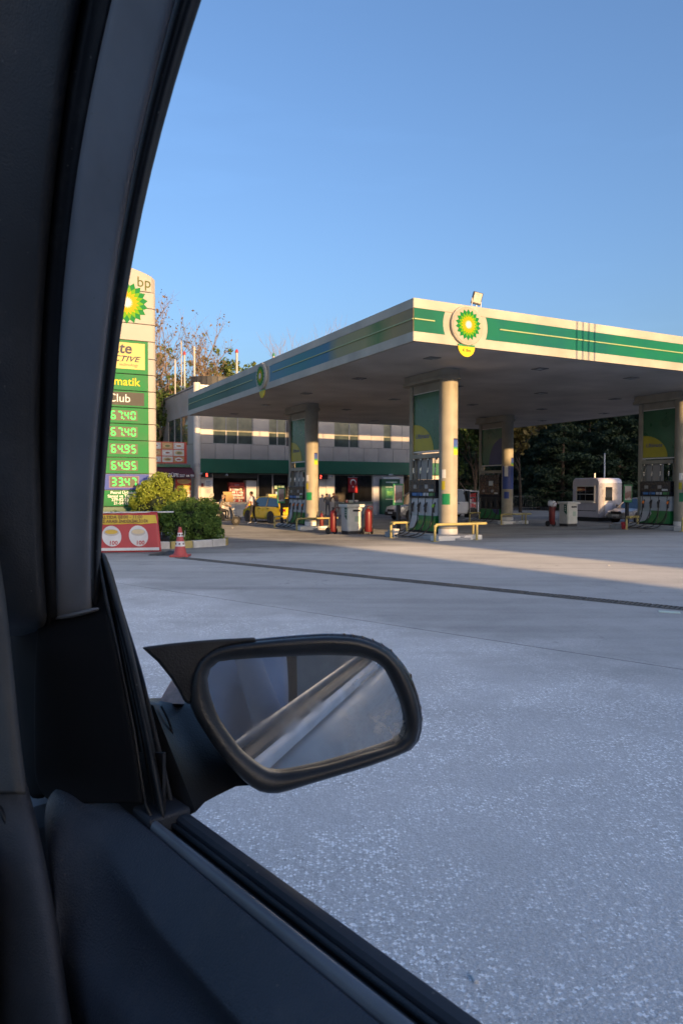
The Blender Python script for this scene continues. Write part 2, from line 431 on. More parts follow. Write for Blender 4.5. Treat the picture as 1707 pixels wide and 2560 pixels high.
# front (sunlit) face and left (shaded) face
FRG = rampmat('fascia_green_print', 0, 0, 22, [(0, (.002, .095, .062)), (.12, (.002, .115, .072)), (.25, (.002, .095, .085)), (.5, (.003, .13, .070)), (.7, (.002, .09, .082)), (1, (.003, .125, .066))], nscale=.9, namt=.5, rough=.55, coat=0)
LFG = rampmat('fascia_picture_print', 1, 0, LB, [(0, (0.216, 0.180, 0.099)), (.05, (0.270, 0.216, 0.090)), (.085, (0.090, 0.180, 0.054)), (.12, (0.270, 0.252, 0.107)), (.20, (0.233, 0.225, 0.117)), (.235, (0.045, 0.144, 0.233)), (.33, (0.036, 0.180, 0.197)),
                 (.47, (0.081, 0.197, 0.270)), (.53, (0.062, 0.144, 0.135)), (.70, (0.017, 0.072, 0.041)), (.86, (0.028, 0.107, 0.062)), (1, (0.010, 0.054, 0.028))], nscale=1.1, namt=.05, rough=.5, coat=.05)
def fascia(fn, L, discs, green, gname, gaps):
    # fn(p,q,t): p along the face, q height, t outwards
    MB().poly([(0, ZS), (L, ZS), (L, ZS + .27), (0, ZS + .27)], fn, -.10, .012).build('fascia_strip', FWHITE, can, bevel=.006)
    MB().poly([(0, ZT - .27), (L, ZT - .27), (L, ZT), (0, ZT)], fn, -.10, .012).build('fascia_strip', FWHITE, can, bevel=.006)
    z0, z1 = ZS + .272, ZT - .272
    cz = (ZS + ZT) / 2; R = .80
    ends = [.012] + [x for d in discs for x in (d, d)] + [L - .012]
    segs = [(ends[i], ends[i + 1], i) for i in range(0, len(ends), 2)]
    for a, b, i in segs:
        left = [(a, z0), (a, z1)] if i == 0 else [(a + R * cos(t), cz + R * sin(t)) for t in [(-1 + 2 * k / 12) * math.asin((z1 - cz) / R) for k in range(13)]]
        right = [(b, z1), (b, z0)] if i == len(ends) - 2 else [(b - R * cos(t), cz + R * sin(t)) for t in [(1 - 2 * k / 12) * math.asin((z1 - cz) / R) for k in range(13)]]
        MB().poly(left + right, fn, -.09, .004).build(gname, green, can)
        la = a + (0 if i == 0 else 1.25); lb = b - (0 if i == len(ends) - 2 else 1.1)
        MB().poly([(la, cz + .005), (lb, cz + .005), (lb, cz + .04), (la, cz + .04)], fn, .004, .03).build('light_strip', LSTRIP, can, bevel=.005)
    for d in discs:
        MB().poly([(d - .9, z0), (d + .9, z0), (d + .9, z1), (d - .9, z1)], fn, -.095, -.002).build('fascia_backing', FWHITE, can)
        ds = thing('round_sign', None, None); ds.parent = can
        MB().poly(arc(d, cz, .575, 0, 2 * pi, 47)[:-1], fn, .0, .11).build('disc', FWHITE, ds, bevel=.03, smooth=40)
        MB().poly(arc(d, cz, .53, 0, 2 * pi, 47)[:-1], fn, .11, .122).build('disc_face', CREAM, ds, bevel=.008, smooth=40)
        helios(ds, fn, d, cz + .01, .455, .1225)
        MB().poly(arc(d, ZS - .005, .30, pi, 2 * pi, 16), fn, .02, .05).build('disc_tab', YELLOW, ds)
        MB().poly([(d - .30, ZS + .0), (d + .30, ZS + .0), (d + .30, ZS + .05), (d - .30, ZS + .05)], fn, .02, .052).build('tab_band', GREEN, ds)
    return
LSTRIP = mat('strip_light_cover', (.30, .36, .16), .5)
def FF(p, q, t): return (p, -t, q)
def LF(p, q, t): return (-t, p, q)
def RF(p, q, t): return (LA + t, p, q)
fascia(FF, LA, [1.80], FRG, 'fascia_green', None)
fascia(LF, LB, [11.6], LFG, 'fascia_picture', None)
MB().poly([(0.02, ZS), (LB, ZS), (LB, ZT), (0.02, ZT)], RF, -.10, .01).build('fascia_side', FWHITE, can)
MB().box(.12, LA - .12, LB - .018, LB, ZS, ZR).build('sun_slot_edge', GREY, can)
MB().box(3.0, LA - .12, LB - .06, LB, ZR + .34, 7.85).build('sun_slot_edge', GREY, can)  # unseen raised panel, added so the sun lands as a strip on the shop
for x in (3.2, 8, 13, 18, 21.5): MB().box(x - .03, x + .03, LB - .13, LB - .07, ZR, 7.6).build('sun_slot_bracket', GREY, can)  # unseen, added to carry the raised panel above the slot
text('4. Bm', .13, PRINTK, can, (1.8, -.056, ZS - .12), FRONT)
# recessed soffit lights, each a frame with a lens
LENS = mat('soffit_lens', (.30, .31, .32), .25)
for a in (2.0, 6.5, 11, 15.5, 20):
    for b in (2.0, 6.8, 11.6, 16.4, 21.2):
        lt = MB().box(a - .21, a + .21, b - .21, b + .21, ZS - .012, ZS + .01).build('soffit_light', mat('lamp_trim', (.16, .155, .15), .5), can, bevel=.005)
        MB().box(a - .16, a + .16, b - .16, b + .16, ZS - .019, ZS - .013).build('lens', LENS, lt)
# columns with posts and cap beams
UPGREEN = mat('panel_green', (.012, .11, .045), .3, var=.2, vs=1.5, coat=.3)
UPYEL = mat('panel_yellow', (.42, .36, .02), .35, var=.1)
UPBLUE = mat('panel_blue', (.02, .04, .16), .35)
def stadium(a, b0, b1, r, n=12): return arc(a, b0, r, pi, 2 * pi, n) + arc(a, b1, r, 0, pi, n)
ISL = [(3.8, 3.6, 2.2), (3.8, 14.9, 2.4), (16.05, 14.9, 2.3), (16.05, 3.6, 2.1)]
STICK = rampmat('column_poster_print', 2, 2.9, 3.55, [(0, (.62, .58, .03)), (.25, (.55, .55, .04)), (.4, (.08, .35, .08)), (.5, (.06, .12, .35)), (.8, (.06, .10, .35)), (.9, (.04, .03, .06)), (1, (.05, .03, .06))], namt=.05)
def curved(a, b, r, t0, t1, z0, z1, n=8, th=.006):
    rr = []
    for i in range(n + 1):
        t = t0 + (t1 - t0) * i / n
        rr.append([(a + q * cos(t), b + q * sin(t), z) for q, z in ((r, z0), (r + th, z0), (r + th, z1), (r, z1))])
    return MB().loft(rr)
for i, (a, b, dp) in enumerate(ISL):
    g = gzb(b); pb = b + dp
    c = MB().lathe([(.325, 0), (.325, 5.56 - g)], 40, (a, b, g + .16)).build('column', CREAM, can, smooth=40)
    MB().lathe([(.34, 0), (.34, .20)], 40, (a, b, g + .165)).build('column_foot', WHITE, c, smooth=40)
    MB().poly(stadium(a, b, pb, .42), XY, 5.56, 5.68).build('cap_beam', CREAM, can, bevel=.01, smooth=40)
    MB().poly(stadium(a, b, pb, .36), XY, 5.685, ZS).build('cap_beam', CREAM, can, smooth=40)
    MB().box(a - .14, a + .14, pb - .10, pb + .10, g + .16, 5.56).build('post', CREAM, can, bevel=.015)
    y0, y1 = b + .33, pb - .105
    MB().box(a - .10, a + .10, y0, y1, 5.27, 5.555).build('header_panel', CREAM, can)
    up = MB().box(a - .07, a + .07, y0, y1, 3.14, 5.24).build('advert_panel', UPGREEN, can, bevel=.01)
    for zz in (3.08, 5.24): MB().box(a - .085, a + .085, y0 + .002, y1 - .002, zz, zz + .05).build('panel_trim', WHITE, up)
    yy, zz = y1 - .01, 3.15
    col2 = UPYEL if i != 2 else UPBLUE
    if i != 2: pts = [(yy, zz)] + [(yy - 1.28 * sin(t), zz + .98 * cos(t)) for t in [k * pi / 2 / 14 for k in range(15)]]
    else: pts = [(y0 + .01, zz)] + [(y0 + .01 + 1.2 * sin(t), zz + 1.5 * cos(t)) for t in [k * pi / 2 / 14 for k in range(15)]]
    MB().poly(pts, YZ, a - .078, a - .0705).build('panel_graphic', col2, up)
    if i != 2: text('Ultimate', .25, BLUE, up, (a - .082, yy - .58, 3.68), (pi / 2, 0, -pi / 2), shear=.2)
    # notices stuck on the column
    curved(a, b, .327, radians(-92), radians(-52), 2.93, 3.50).build('column_poster', STICK, c)
    curved(a, b, .327, radians(-163), radians(-113), 1.20, 1.58).build('column_notice', GREEN if i != 2 else BLUE, c)
    curved(a, b, .327, radians(-168), radians(-145), 1.72, 2.02).build('column_notice', UPYEL, c)
    curved(a, b, .327, radians(-166), radians(-140), 2.12, 2.42).build('column_notice', PRINTW, c)
    if i == 2:
        curved(a, b, .328, radians(-185), radians(0), 1.95 + g, 3.25 + g, 24).build('column_wrap', BLUE, c, smooth=40)
        curved(a, b, .336, radians(-160), radians(-125), 2.45, 3.05).build('column_poster', PRINTW, c)
# flood lamp on the canopy roof
fl = thing('flood_lamp', 'square floodlight on a bracket on top of the canopy edge', 'lamp', ST(2.45, .35, ZT - .6), SROT)
MB().tube([(0, 0, 0), (0, 0, .75)], .03).build('lamp_post', GREY, fl)
LM = Matrix.Rotation(radians(-12), 3, 'Z') @ Matrix.Rotation(radians(14), 3, 'X') @ Matrix.Rotation(radians(10), 3, 'Y')
lc = Vector((0, -.03, .95))
ft = MB().obox(lc, (.31, .08, .36), M=LM).build('lamp_housing', DARK, fl, bevel=.015)
MB().obox(lc + LM @ Vector((0, -.043, .015)), (.25, .012, .29), M=LM).build('lamp_lens', mat('lamp_glass', (.42, .40, .34), .4, var=.2, vs=8), fl)
for s in (-.17, .17): MB().tube([(s, 0, .68), (s, -.02, .95)], .012).build('lamp_bracket', GREY, fl)
MB().tube([(-.17, 0, .68), (.17, 0, .68)], .012).build('lamp_bracket', GREY, fl)

# ------------------------------------------------------------------ islands, pumps, rails
words4 = ['nearest filling bay under the sunlit column', 'left rear filling bay beside the yellow taxi', 'rear filling bay with the blue wrapped column', 'filling bay at the right edge']
isl0 = thing('pump_island', 'raised concrete pump island at the ' + words4[0], 'island', ST(3.8, 3.6), SROT, 'pump islands')
MB().poly(stadium(0, -.35, 3.1, .62, 10), XY, -.1, .09).build('kerb_base', CONC, isl0, bevel=.02)
MB().poly(stadium(0, -.30, 3.0, .56, 10), XY, .09, .175).build('island_top', CONC, isl0, bevel=.025)
MB().obox((-.55, -.62, .06), (.9, .5, .22)).build('impact_block', WHITE, isl0, bevel=.03)
MB().obox((.45, -.62, .06), (.8, .45, .22)).build('impact_block', WHITE, isl0, bevel=.03)
for k in (1, 2, 3): copy_thing(isl0, ST(ISL[k][0], ISL[k][1]), None, 'raised concrete pump island at the ' + words4[k])

PGREEN = mat('pump_green', (.015, .20, .05), .35, var=.15, coat=.3)
PWHITE = mat('pump_white', (.55, .56, .58), .4, var=.06)
PBLUE = mat('pump_label_blue', (.05, .18, .45), .4)
HOSE = mat('hose_rubber', (.014, .014, .015), .45)
GRIPK = mat('nozzle_black', (.015, .015, .018), .45)
ORG = mat('nozzle_orange', (.75, .20, .03), .45)
LIME = mat('nozzle_lime', (.25, .60, .05), .45)
SCRATCH = mat('pump_display', (.02, .02, .026), .25, var=.3, vs=10)
def make_pump(k, a, b, dp):
    g = gzb(b)
    root = thing('fuel_pump', ['fuel pump with a lime nozzle at the ' + words4[0],
                               'fuel pump with orange nozzles at the ' + words4[1], 'dark fuel pump at the ' + words4[2],
                               'fuel pump with plain green base at the ' + words4[3]][k], 'fuel pump', ST(a, b + .36, g + .176), SROT, 'fuel pumps')
    w = dp - .36 - .11           # local y from 0 to w, front towards -x
    MB().box(-.28, .28, .02, w - .02, 0, .07).build('base_plate', BLACK, root)
    lower = MB().box(-.27, .27, .02, w - .02, .07, .62).build('lower_cabinet', PGREEN, root, bevel=.015)
    if k == 2: MB().poly([(.02, .62), (.62, .62), (.50, .45), (.30, .35), (.02, .30)], YZ, -.276, -.2705).build('cabinet_graphic', UPBLUE, lower)
    else: MB().poly([(w - .03, .615), (w - .62, .615), (w - .66, .5), (w - .52, .3), (w - .30, .16), (w - .03, .10)], YZ, -.276, -.2705).build('cabinet_graphic', PWHITE, lower)
    MB().box(-.20, .24, .02, w - .02, .62, 1.26).build('nozzle_bay', PWHITE if k != 2 else BLACK, root, bevel=.01)
    MB().box(-.26, .26, .02, w - .02, 1.26, 1.32).build('shelf', BLACK, root, bevel=.01)
    band = MB().box(-.255, .25, .02, w - .02, 1.32, 1.46).build('label_band', PRINTK, root)
    for j in range(4):
        y = .10 + j * (w - .2) / 4
        MB().box(-.262, -.2555, y, y + (w - .2) / 4 - .05, 1.335, 1.445).build('grade_label', [PGREEN, PWHITE, PBLUE, PBLUE][j] if k != 2 else PRINTK, band)
    disp = MB().box(-.27, .25, .02, w - .02, 1.46, 1.92).build('display_cabinet', SCRATCH, root, bevel=.01)
    for j in range(4):
        y = .12 + j * (w - .24) / 4
        MB().box(-.276, -.2705, y, y + .20, 1.60, 1.74).build('display_window', GREY if j % 2 else DARK, disp)
    MB().box(-.276, -.2705, .15, .45, 1.50, 1.58).build('notice', PRINTW, disp)
    if k == 2: MB().box(-.279, -.2765, .55, .95, 1.98, 2.25).build('notice', PRINTW, disp)
    if k == 2: MB().box(-.2762, .2, .02, w - .02, 1.925, 2.6).build('upper_panel', SCRATCH, root)
    # hose mast: two uprights, a header with pulleys
    for y in (.06, w - .06): MB().box(-.05, .05, y - .03, y + .03, 1.92, 2.86).build('mast_upright', CREAM, root)
    MB().box(-.16, .16, .0, w, 2.70, 2.86).build('mast_header', CREAM, root, bevel=.01)
    if k != 2: MB().box(.02, .04, w * .38, w - .1, 1.93, 2.69).build('mast_plate', GREY, root)
    for j in range(4):
        y = .16 + j * (w - .34) / 3
        nz = [y - .02, y + .03, y, y - .03][j]
        x0 = -.17
        MB().cyl((x0 - .02, y, 2.66), (x0 + .06, y, 2.66), .035).build('pulley', STEEL, root, smooth=40)
        sw = random.Random(k * 9 + j)
        pts = [(x0, y, 2.64), (x0 - .01, y + .01, 2.45), (x0 - .02, y + .02, 2.2), (x0 - .05, y + .01, 1.7), (x0 - .12, y, 1.2), (x0 - .16, y - .02, .7), (x0 - .22, y - .02, .3),
               (x0 - .42, y + .1 + sw.uniform(-.1, .1), -.02), (x0 - .62, y + .35, -.14), (x0 - .55, y + .75 + sw.uniform(0, .2), -.15), (x0 - .30, y + .62, -.02), (x0 - .18, y + .25, .12), (x0 - .13, y + .06, .45), (x0 - .12, nz, .72)]
        hs = MB().tube(smooth_path(pts, 4), .016, 6).build('hose', HOSE, root, smooth=True)
        MB().tube([(x0 - .012, y + .012, 2.36), (x0 - .02, y + .02, 2.16)], .028, 8).build('hose_spring', STEEL, hs, smooth=40)
        cm = {0: LIME, 1: GRIPK, 2: GRIPK, 3: GRIPK}[j] if k == 0 else (ORG if (k == 1 and j in (0, 1, 2)) or (k == 3 and j in (0, 3)) else GRIPK)
        n = MB().tube(smooth_path([(x0 - .10, nz, .74), (x0 - .11, nz, .88), (x0 - .08, nz, 1.0), (x0 - .02, nz, 1.1)], 3), [.04, .042, .044, .046, .045, .044, .04, .035, .03, .026][:10], 8).build('nozzle', GRIPK, root, smooth=40)
        MB().tube([(x0 - .02, nz, 1.09), (x0 + .03, nz, 1.20)], .014, 6).build('spout', STEEL, n)
        MB().obox((x0 - .11, nz, .98), (.10, .075, .13), M=Matrix.Rotation(.4, 3, 'Y')).build('grip_cover', cm, n, bevel=.02)
        MB().tube([(x0 - .14, nz, .74), (x0 - .17, nz, .85), (x0 - .12, nz, .94)], .008, 5).build('nozzle_guard', STEEL, n)
    return root
def smooth_path(pts, n=4):
    P = [Vector(p) for p in pts]; out = []
    for i in range(len(P) - 1):
        p0, p1, p2, p3 = P[max(i - 1, 0)], P[i], P[i + 1], P[min(i + 2, len(P) - 1)]
        for k in range(n):
            t = k / n
            out.append(.5 * (2 * p1 + (p2 - p0) * t + (2 * p0 - 5 * p1 + 4 * p2 - p3) * t * t + (3 * p1 - p0 - 3 * p2 + p3) * t ** 3))
    out.append(P[-1]); return out
for k, (a, b, dp) in enumerate(ISL): make_pump(k, a, b, dp)

def rail(pts, legs, label, loc, h=.56):
    r = thing('guard_rail', label, 'rail', loc, SROT, 'yellow guard rails')
    MB().tube(pts, .045, 10).build('top_bar', GUARD, r, smooth=40)
    for x, y in legs:
        MB().tube([(x, y, -.05), (x, y, h - .02)], .043, 10).build('leg', GUARD, r, smooth=40)
        MB().box(x - .09, x + .09, y - .09, y + .09, -.02, .015).build('foot_plate', GUARD, r)
    return r
h = .56
near_pts = smooth_path([(0, .02, .40), (.03, 0, .52), (.14, 0, h), (1.0, 0, h), (1.95, 0, h), (2.15, .06, h), (2.22, .25, h), (2.22, .9, h)], 4)
rn = rail(near_pts, [(0, .02), (1.72, 0), (2.22, .85)], 'yellow steel guard rail in front of the big sunlit column', ST(2.58, 2.62))
far_pts = smooth_path([(0, -.25, h - .02), (0, -.05, h), (.1, 0, h), (.4, 0, h), (.8, 0, h)], 4)
rf = rail(far_pts, [(0.02, .0), (.72, 0)], 'short yellow guard rail left of the nearest pump', ST(2.6, 5.5))
for k, t in ((1, 'in front of the left rear column'), (2, 'in front of the blue wrapped column'), (3, 'at the right edge column')):
    copy_thing(rn, ST(ISL[k][0] - 1.22, ISL[k][1] - .98), None, 'yellow steel guard rail ' + t)
for k, t in ((1, 'behind the taxi side of the left rear pump'), (3, 'left of the right edge pump'), (2, 'left of the rear pump by the blue column')):
    copy_thing(rf, ST(ISL[k][0] - 1.2, ISL[k][1] + 1.9), None, 'short yellow guard rail ' + t)
# notice boards on dark posts
NOTICE = rampmat('notice_print', 2, 1.2, 2.0, [(0, (.50, .48, .45)), (.2, (.45, .42, .40)), (.3, (.22, .12, .10)), (.6, (.28, .20, .18)), (.7, (.42, .36, .34)), (1, (.45, .42, .40))], nscale=14, namt=.5)
nb = thing('notice_board', 'green framed notice board on a dark post beside the nearest pump', 'board', ST(3.42, 6.28), SROT, 'green notice boards')
MB().box(-.06, .06, -.06, .06, .1, 1.36).build('board_post', DARK, nb)
bd = MB().obox((-.06, -.09, 1.62), (.40, .05, .82), rz=radians(-24)).build('frame', GREEN, nb, bevel=.01)
MB().obox((-.075, -.121, 1.64), (.30, .01, .64), rz=radians(-24)).build('poster', NOTICE, bd)
for k, t in ((1, 'beside the left rear pump'), (3, 'beside the pump at the right edge')):
    copy_thing(nb, ST(ISL[k][0] - .38, ISL[k][1] + ISL[k][2] + .48), None, 'green framed notice board on a dark post ' + t)

# service cabinets between the islands
def make_cabinet(label, loc):
    c = thing('service_cabinet', label, 'cabinet', loc, SROT, 'service cabinets')
    MB().box(-.33, .33, -.30, .30, 0, .14).build('plinth', DARK, c)
    MB().poly([(-.36, -.28), (-.30, -.34), (.30, -.34), (.36, -.28), (.36, .28), (.30, .34), (-.30, .34), (-.36, .28)], XY, .14, 1.16).build('cabinet_body', CABW, c, bevel=.02)
    MB().box(-.43, .43, -.41, .41, 1.16, 1.29).build('cabinet_lid', CABW, c, bevel=.03)
    MB().poly([(.06, 1.15), (.26, 1.15), (.26, .62), (.06, .78)], lambda p, q, t: (t, -p, q), -.372, -.3605).build('side_band', DGREEN, c)
    for z in (.82, .92, 1.02): MB().box(-.378, -.3725, -.20, -.12, z, z + .05).build('side_mark', PRINTW, c)
    MB().box(-.02, .18, -.347, -.3405, .55, .78).build('cabinet_notice', mat('pale_green_print', (.40, .52, .42), .5), c)
    MB().box(-.12, .24, -.352, -.3405, .98, 1.06).build('towel_slot', BLACK, c)
    return c
CABW = mat('cabinet_white', (.60, .60, .55), .45, var=.08, vs=3)
make_cabinet('white service cabinet between two red wheeled extinguishers', ST(3.5, 10.2))
make_cabinet('cream service cabinet standing in front of the white booth', ST(16.75, 10.9))
REDX = mat('extinguisher_red', (.13, .007, .009), .5, var=.15, vs=6, coat=.3)
def extinguisher(label, loc, rz, h=.95, r=.15, wheels=True, cover=False):
    e = thing('fire_extinguisher', label, 'extinguisher', loc, rz, 'fire extinguishers')
    z0 = .10 if wheels else .0
    MB().lathe([(.02, 0), (r * .9, .01), (r, .05), (r, h - .18), (r * .92, h - .10), (r * .5, h - .03), (.04, h)], 20, (0, 0, z0)).build('tank', REDX, e, smooth=50)
    MB().lathe([(.035, 0), (.035, .08), (.05, .09), (.05, .12)], 10, (0, 0, z0 + h - .01)).build('valve', DARK, e)
    MB().tube(smooth_path([(.03, 0, z0 + h + .06), (.16, 0, z0 + h - .02), (.21, 0, z0 + h - .35), (.19, .03, z0 + .35), (.17, 0, z0 + .15)], 4), .015, 6).build('hose', HOSE, e, smooth=True)
    if wheels:
        for s in (-.2, .2):
            MB().cyl((s - .03, .10, .15), (s + .03, .10, .15), .15, n=20).build('wheel', RUBBER, e, bevel=.01, smooth=40)
        MB().tube([(-.2, .1, .15), (.2, .1, .15)], .015, 6).build('axle', DARK, e)
        MB().tube(smooth_path([(-.10, -.05, z0 + .7), (-.12, -.25, z0 + h + .06), (0, -.30, z0 + h + .10), (.12, -.25, z0 + h + .06), (.10, -.05, z0 + .7)], 3), .013, 6).build('push_handle', REDX, e, smooth=True)
        MB().cyl((0, -.1, 0), (0, -.1, .12), .03).build('front_foot', DARK, e)
    if cover:
        rr = random.Random(5); cv = MB()
        ring = [[(Vector((cos(t) * q * rr.uniform(.75, 1.15), sin(t) * q * rr.uniform(.75, 1.15), z0 + z + rr.uniform(-.04, .04)))) for t in [2 * pi * i / 12 for i in range(12)]] for q, z in ((.22, h - .08), (.24, h + .02), (.19, h + .14), (.07, h + .2))]
        cv.loft(ring).build('plastic_cover', mat('plastic_bag', (.70, .72, .78), .3), e, smooth=True)
    return e
extinguisher('red wheeled fire extinguisher on the left side of the white service cabinet', ST(2.82, 10.62), SROT + .3)
extinguisher('red wheeled fire extinguisher leaning at the right of the white service cabinet', ST(3.95, 9.55), SROT - .2, h=1.0, r=.16)
extinguisher('red fire extinguisher wrapped in a plastic bag beside the cream cabinet', ST(15.9, 11.2), SROT, h=1.05, r=.16, cover=True)
extinguisher('small red fire extinguisher standing at the foot of the left rear column', ST(4.02, 14.25, gzb(14.3) + .17), SROT, h=.62, r=.10, wheels=False)
def bucket(label, loc, m):
    b = thing('bucket', label, 'bucket', loc, 0, 'buckets')
    MB().lathe([(.10, 0), (.135, .30), (.145, .30), (.145, .32), (.125, .32), (.095, .02)], 18).build('pail', m, b, smooth=40)
    MB().tube(smooth_path([(-.14, 0, .29), (-.12, .07, .21), (0, .15, .18), (.12, .07, .21), (.14, 0, .29)], 3), .005, 5).build('handle', GREY, b)
bucket('white plastic bucket on the ground beside the nearest pump island', ST(3.1, 5.95, gzb(5.9)), PRINTW)
bucket('red and white bucket beside the pump island at the right edge', ST(14.95, 5.7, gzb(5.7)), mat('bucket_red', (.55, .05, .06), .4, var=.5, vs=9))
# round case hung on the right column
hb = thing('hanging_case', 'round red and black case hanging on the right edge column', 'case', ST(16.05, 3.25, 1.30), SROT)
MB().lathe([(.05, 0), (.24, .04), (.30, .20), (.29, .34), (.27, .36)], 20, (-.05, -.28, 0)).build('case_bottom', BLACK, hb, smooth=50)
MB().lathe([(.27, .36), (.29, .42), (.27, .62), (.20, .74), (.05, .80)], 20, (-.05, -.28, 0)).build('case_top', REDX, hb, smooth=50)
MB().tube(smooth_path([(-.15, -.2, .7), (-.1, -.05, .9), (0, .02, .95), (.05, -.1, .9), (.05, -.2, .72)], 3), .02, 6).build('strap', BLACK, hb)
# ------------------------------------------------------------------ the station building
FB = 31.0
bld = thing('shop_building', 'two storey grey panelled station shop with a green band behind the canopy', 'building', ST(0, FB, gzb(FB)), SROT)
ZG = gzb(FB)
PAN = mat('cladding_grey', (.34, .31, .285), .4, metal=.1, var=.12, vs=1.0)
PANW = mat('shop_wall_cream', (.55, .50, .44), .5, var=.08, vs=1.5)
FRAME = mat('window_frame', (.28, .27, .26), .45)
WALLD = mat('wall_core', (.10, .10, .10), .8)
WGLASS = mat('window_glass', (.05, .065, .06), .06, var=.3, vs=1.2, spec=.7)
def fs(u): return pxb(u, 1180, FB)[0]
def fz(v, u=700): return pxb(u, v, FB)[1] - ZG
A0, A1 = fs(493), fs(1118)
HT = 8.95
DEPTH = 9.5
core = MB().box(A0 + .05, A1 - .05, .30, DEPTH, 0, HT - .02)
# solid core above the shop floor and behind it
MB().box(A0 + .06, A1 - .06, .10, DEPTH, 3.05, HT - .02).build('upper_wall', WALLD, bld)
MB().box(A0 + .06, A1 - .06, 4.0, DEPTH, 0, 3.04).build('shop_back_wall', mat('shop_interior', (.16, .145, .135), .8, var=.4, vs=1.5), bld)
MB().box(A0 + .06, A1 - .06, .02, 4.0, .0, .06).build('shop_floor', mat('shop_tiles', (.25, .23, .21), .5), bld)
MB().box(A0 + .06, A0 + .26, .12, 4.0, .06, 3.04).build('shop_side_wall', PANW, bld)
MB().box(A1 - .26, A1 - .06, .12, 4.0, .06, 3.04).build('shop_side_wall', PANW, bld)
MB().box(A0 + .1, A1, -.28, .10, 3.06, 4.02).build('green_band', DGREEN, bld, bevel=.02)
# cladding panels, row by row; windows in the second row
WINREFL = mat('reflection_cream', (.21, .20, .13), .6, var=.35, vs=1.8)  # pale band: the lit canopy's reflection in the panes, put into colour
def panel(a0, a1, z0, z1, m=PAN, y=.0):
    MB().box(a0 + .012, a1 - .012, y, y + .09, z0 + .012, z1 - .012).build('cladding_panel', m, bld, bevel=.006)
def window(a0, a1, z0, z1, panes, y=.06, fr=FRAME, gl=WGLASS, name='window'):
    w = MB().box(a0, a1, y + .035, y + .045, z0, z1).build(name, gl, bld)
    for x in [a0 + (a1 - a0) * q for q in panes]:
        MB().box(x - .035, x + .035, y - .02, y + .03, z0 + .05, z1 - .05).build('mullion', fr, w)
    if name == 'window': MB().box(a0 + .06, a1 - .06, y + .030, y + .0345, z1 - (z1 - z0) * .58, z1 - .05).build('painted_reflection', WINREFL, w)
    for z in (z0, z1 - .05): MB().box(a0, a1, y - .03, y + .03, z, z + .05).build('frame_bar', fr, w)
    for x in (a0, a1 - .05): MB().box(x, x + .05, y - .028, y + .028, z0 + .05, z1 - .05).build('frame_bar', fr, w)
    return w
zA, zB, zC = 4.03, 5.07, 7.15
x = A0; n1 = 16; step = (A1 - A0) / n1
for i in range(n1): panel(A0 + i * step, A0 + (i + 1) * step, zA, zB)
row = [(493, 533, 'p'), (533, 633, 'w', (.33, .62)), (633, 672, 'p'), (672, 716, 'w', (.5,)), (716, 728, 'd'), (728, 762, 'p'), (762, 797, 'p'), (797, 835, 'p'), (835, 897, 'w', (.62,)), (897, 928, 'p'), (928, 958, 'p'),
       (958, 978, 'w', ()), (978, 1004, 'p'), (1004, 1030, 'p'), (1030, 1060, 'p'), (1060, 1090, 'p'), (1090, 1118, 'p')]
for e in row:
    a0, a1 = fs(e[0]), fs(e[1])
    if e[2] == 'p': panel(a0, a1, zB, zC)
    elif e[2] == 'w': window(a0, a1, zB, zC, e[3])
    else: MB().box(a0, a1, .05, .09, zB, zC).build('dark_panel', DARK, bld)
for i in range(8): panel(A0 + i * step * 2, A0 + (i + 1) * step * 2, zC, HT)
# left side wall with its own panels and windows
def side_panel(y0, y1, z0, z1, m=PAN): MB().box(A0 - .04, A0 + .05, y0 + .012, y1 - .012, z0 + .012, z1 - .012).build('cladding_panel', m, bld, bevel=.006)
for i in range(5):
    y0, y1 = .10 + i * 1.88, .10 + (i + 1) * 1.88
    side_panel(y0, y1, zC, HT); side_panel(y0, y1, .0, zB)
    if i in (1, 2, 3):
        MB().box(A0, A0 + .04, y0, y1, zB, zC).build('side_window', WGLASS, bld)
        MB().box(A0 - .05, A0 + .03, y0 + .02, y0 + .12, zB, zC).build('mullion', FRAME, bld)
    else: side_panel(y0, y1, zB, zC)
MB().box(A0 - .1, A1 + .1, -.03, DEPTH + .05, HT, HT + .10).build('roof', GREY, bld)
# round corner pillar
MB().lathe([(.24, 0), (.24, HT + .2)], 24, (A0 - .02, -.12, 0)).build('corner_pillar', PANW, bld, smooth=40)
for z in (3.5, 3.62): MB().lathe([(.255, 0), (.255, .04)], 24, (A0 - .02, -.12, z)).build('pillar_ring', GREY, bld, smooth=40)
# ground floor: walls, shop windows, doors
def wallp(u0, u1, z0=0.0, z1=3.04, m=PANW, y=.0):
    MB().box(fs(u0) + .01, fs(u1) - .01, y, y + .12, z0, z1).build('shop_wall', m, bld, bevel=.006)
wallp(497, 533, 0, 1.0); wallp(497, 533, 1.015, 3.04)
wallp(797, 815, 0, 3.04); wallp(815, 836, 0, 3.04)
wallp(932, 1008, 0, 3.04, mat('bay_grey', (.42, .42, .46), .5)); wallp(1040, 1118)
for i, (u0, u1) in enumerate(((534, 562), (562, 590), (590, 618), (618, 645))):
    wallp(u0, u1, 0, .98, mat('counter_white', (.62, .58, .52), .45), y=-.06)
for u0, u1 in ((837, 868), (868, 900), (900, 931)): wallp(u0, u1, 0, .85, mat('low_wall_grey', (.33, .32, .31), .6), y=-.05)
MB().box(fs(837), fs(931), -.10, .12, .855, .92).build('wall_ledge', mat('ledge_green', (.05, .12, .08), .5), bld)
MB().box(fs(534), fs(645), -.12, .12, .985, 1.04).build('counter_top', mat('counter_edge', (.45, .42, .38), .4), bld)
sg = mat('shop_glass', (.02, .02, .022), .03, var=.05, spec=.6, alpha=.22)
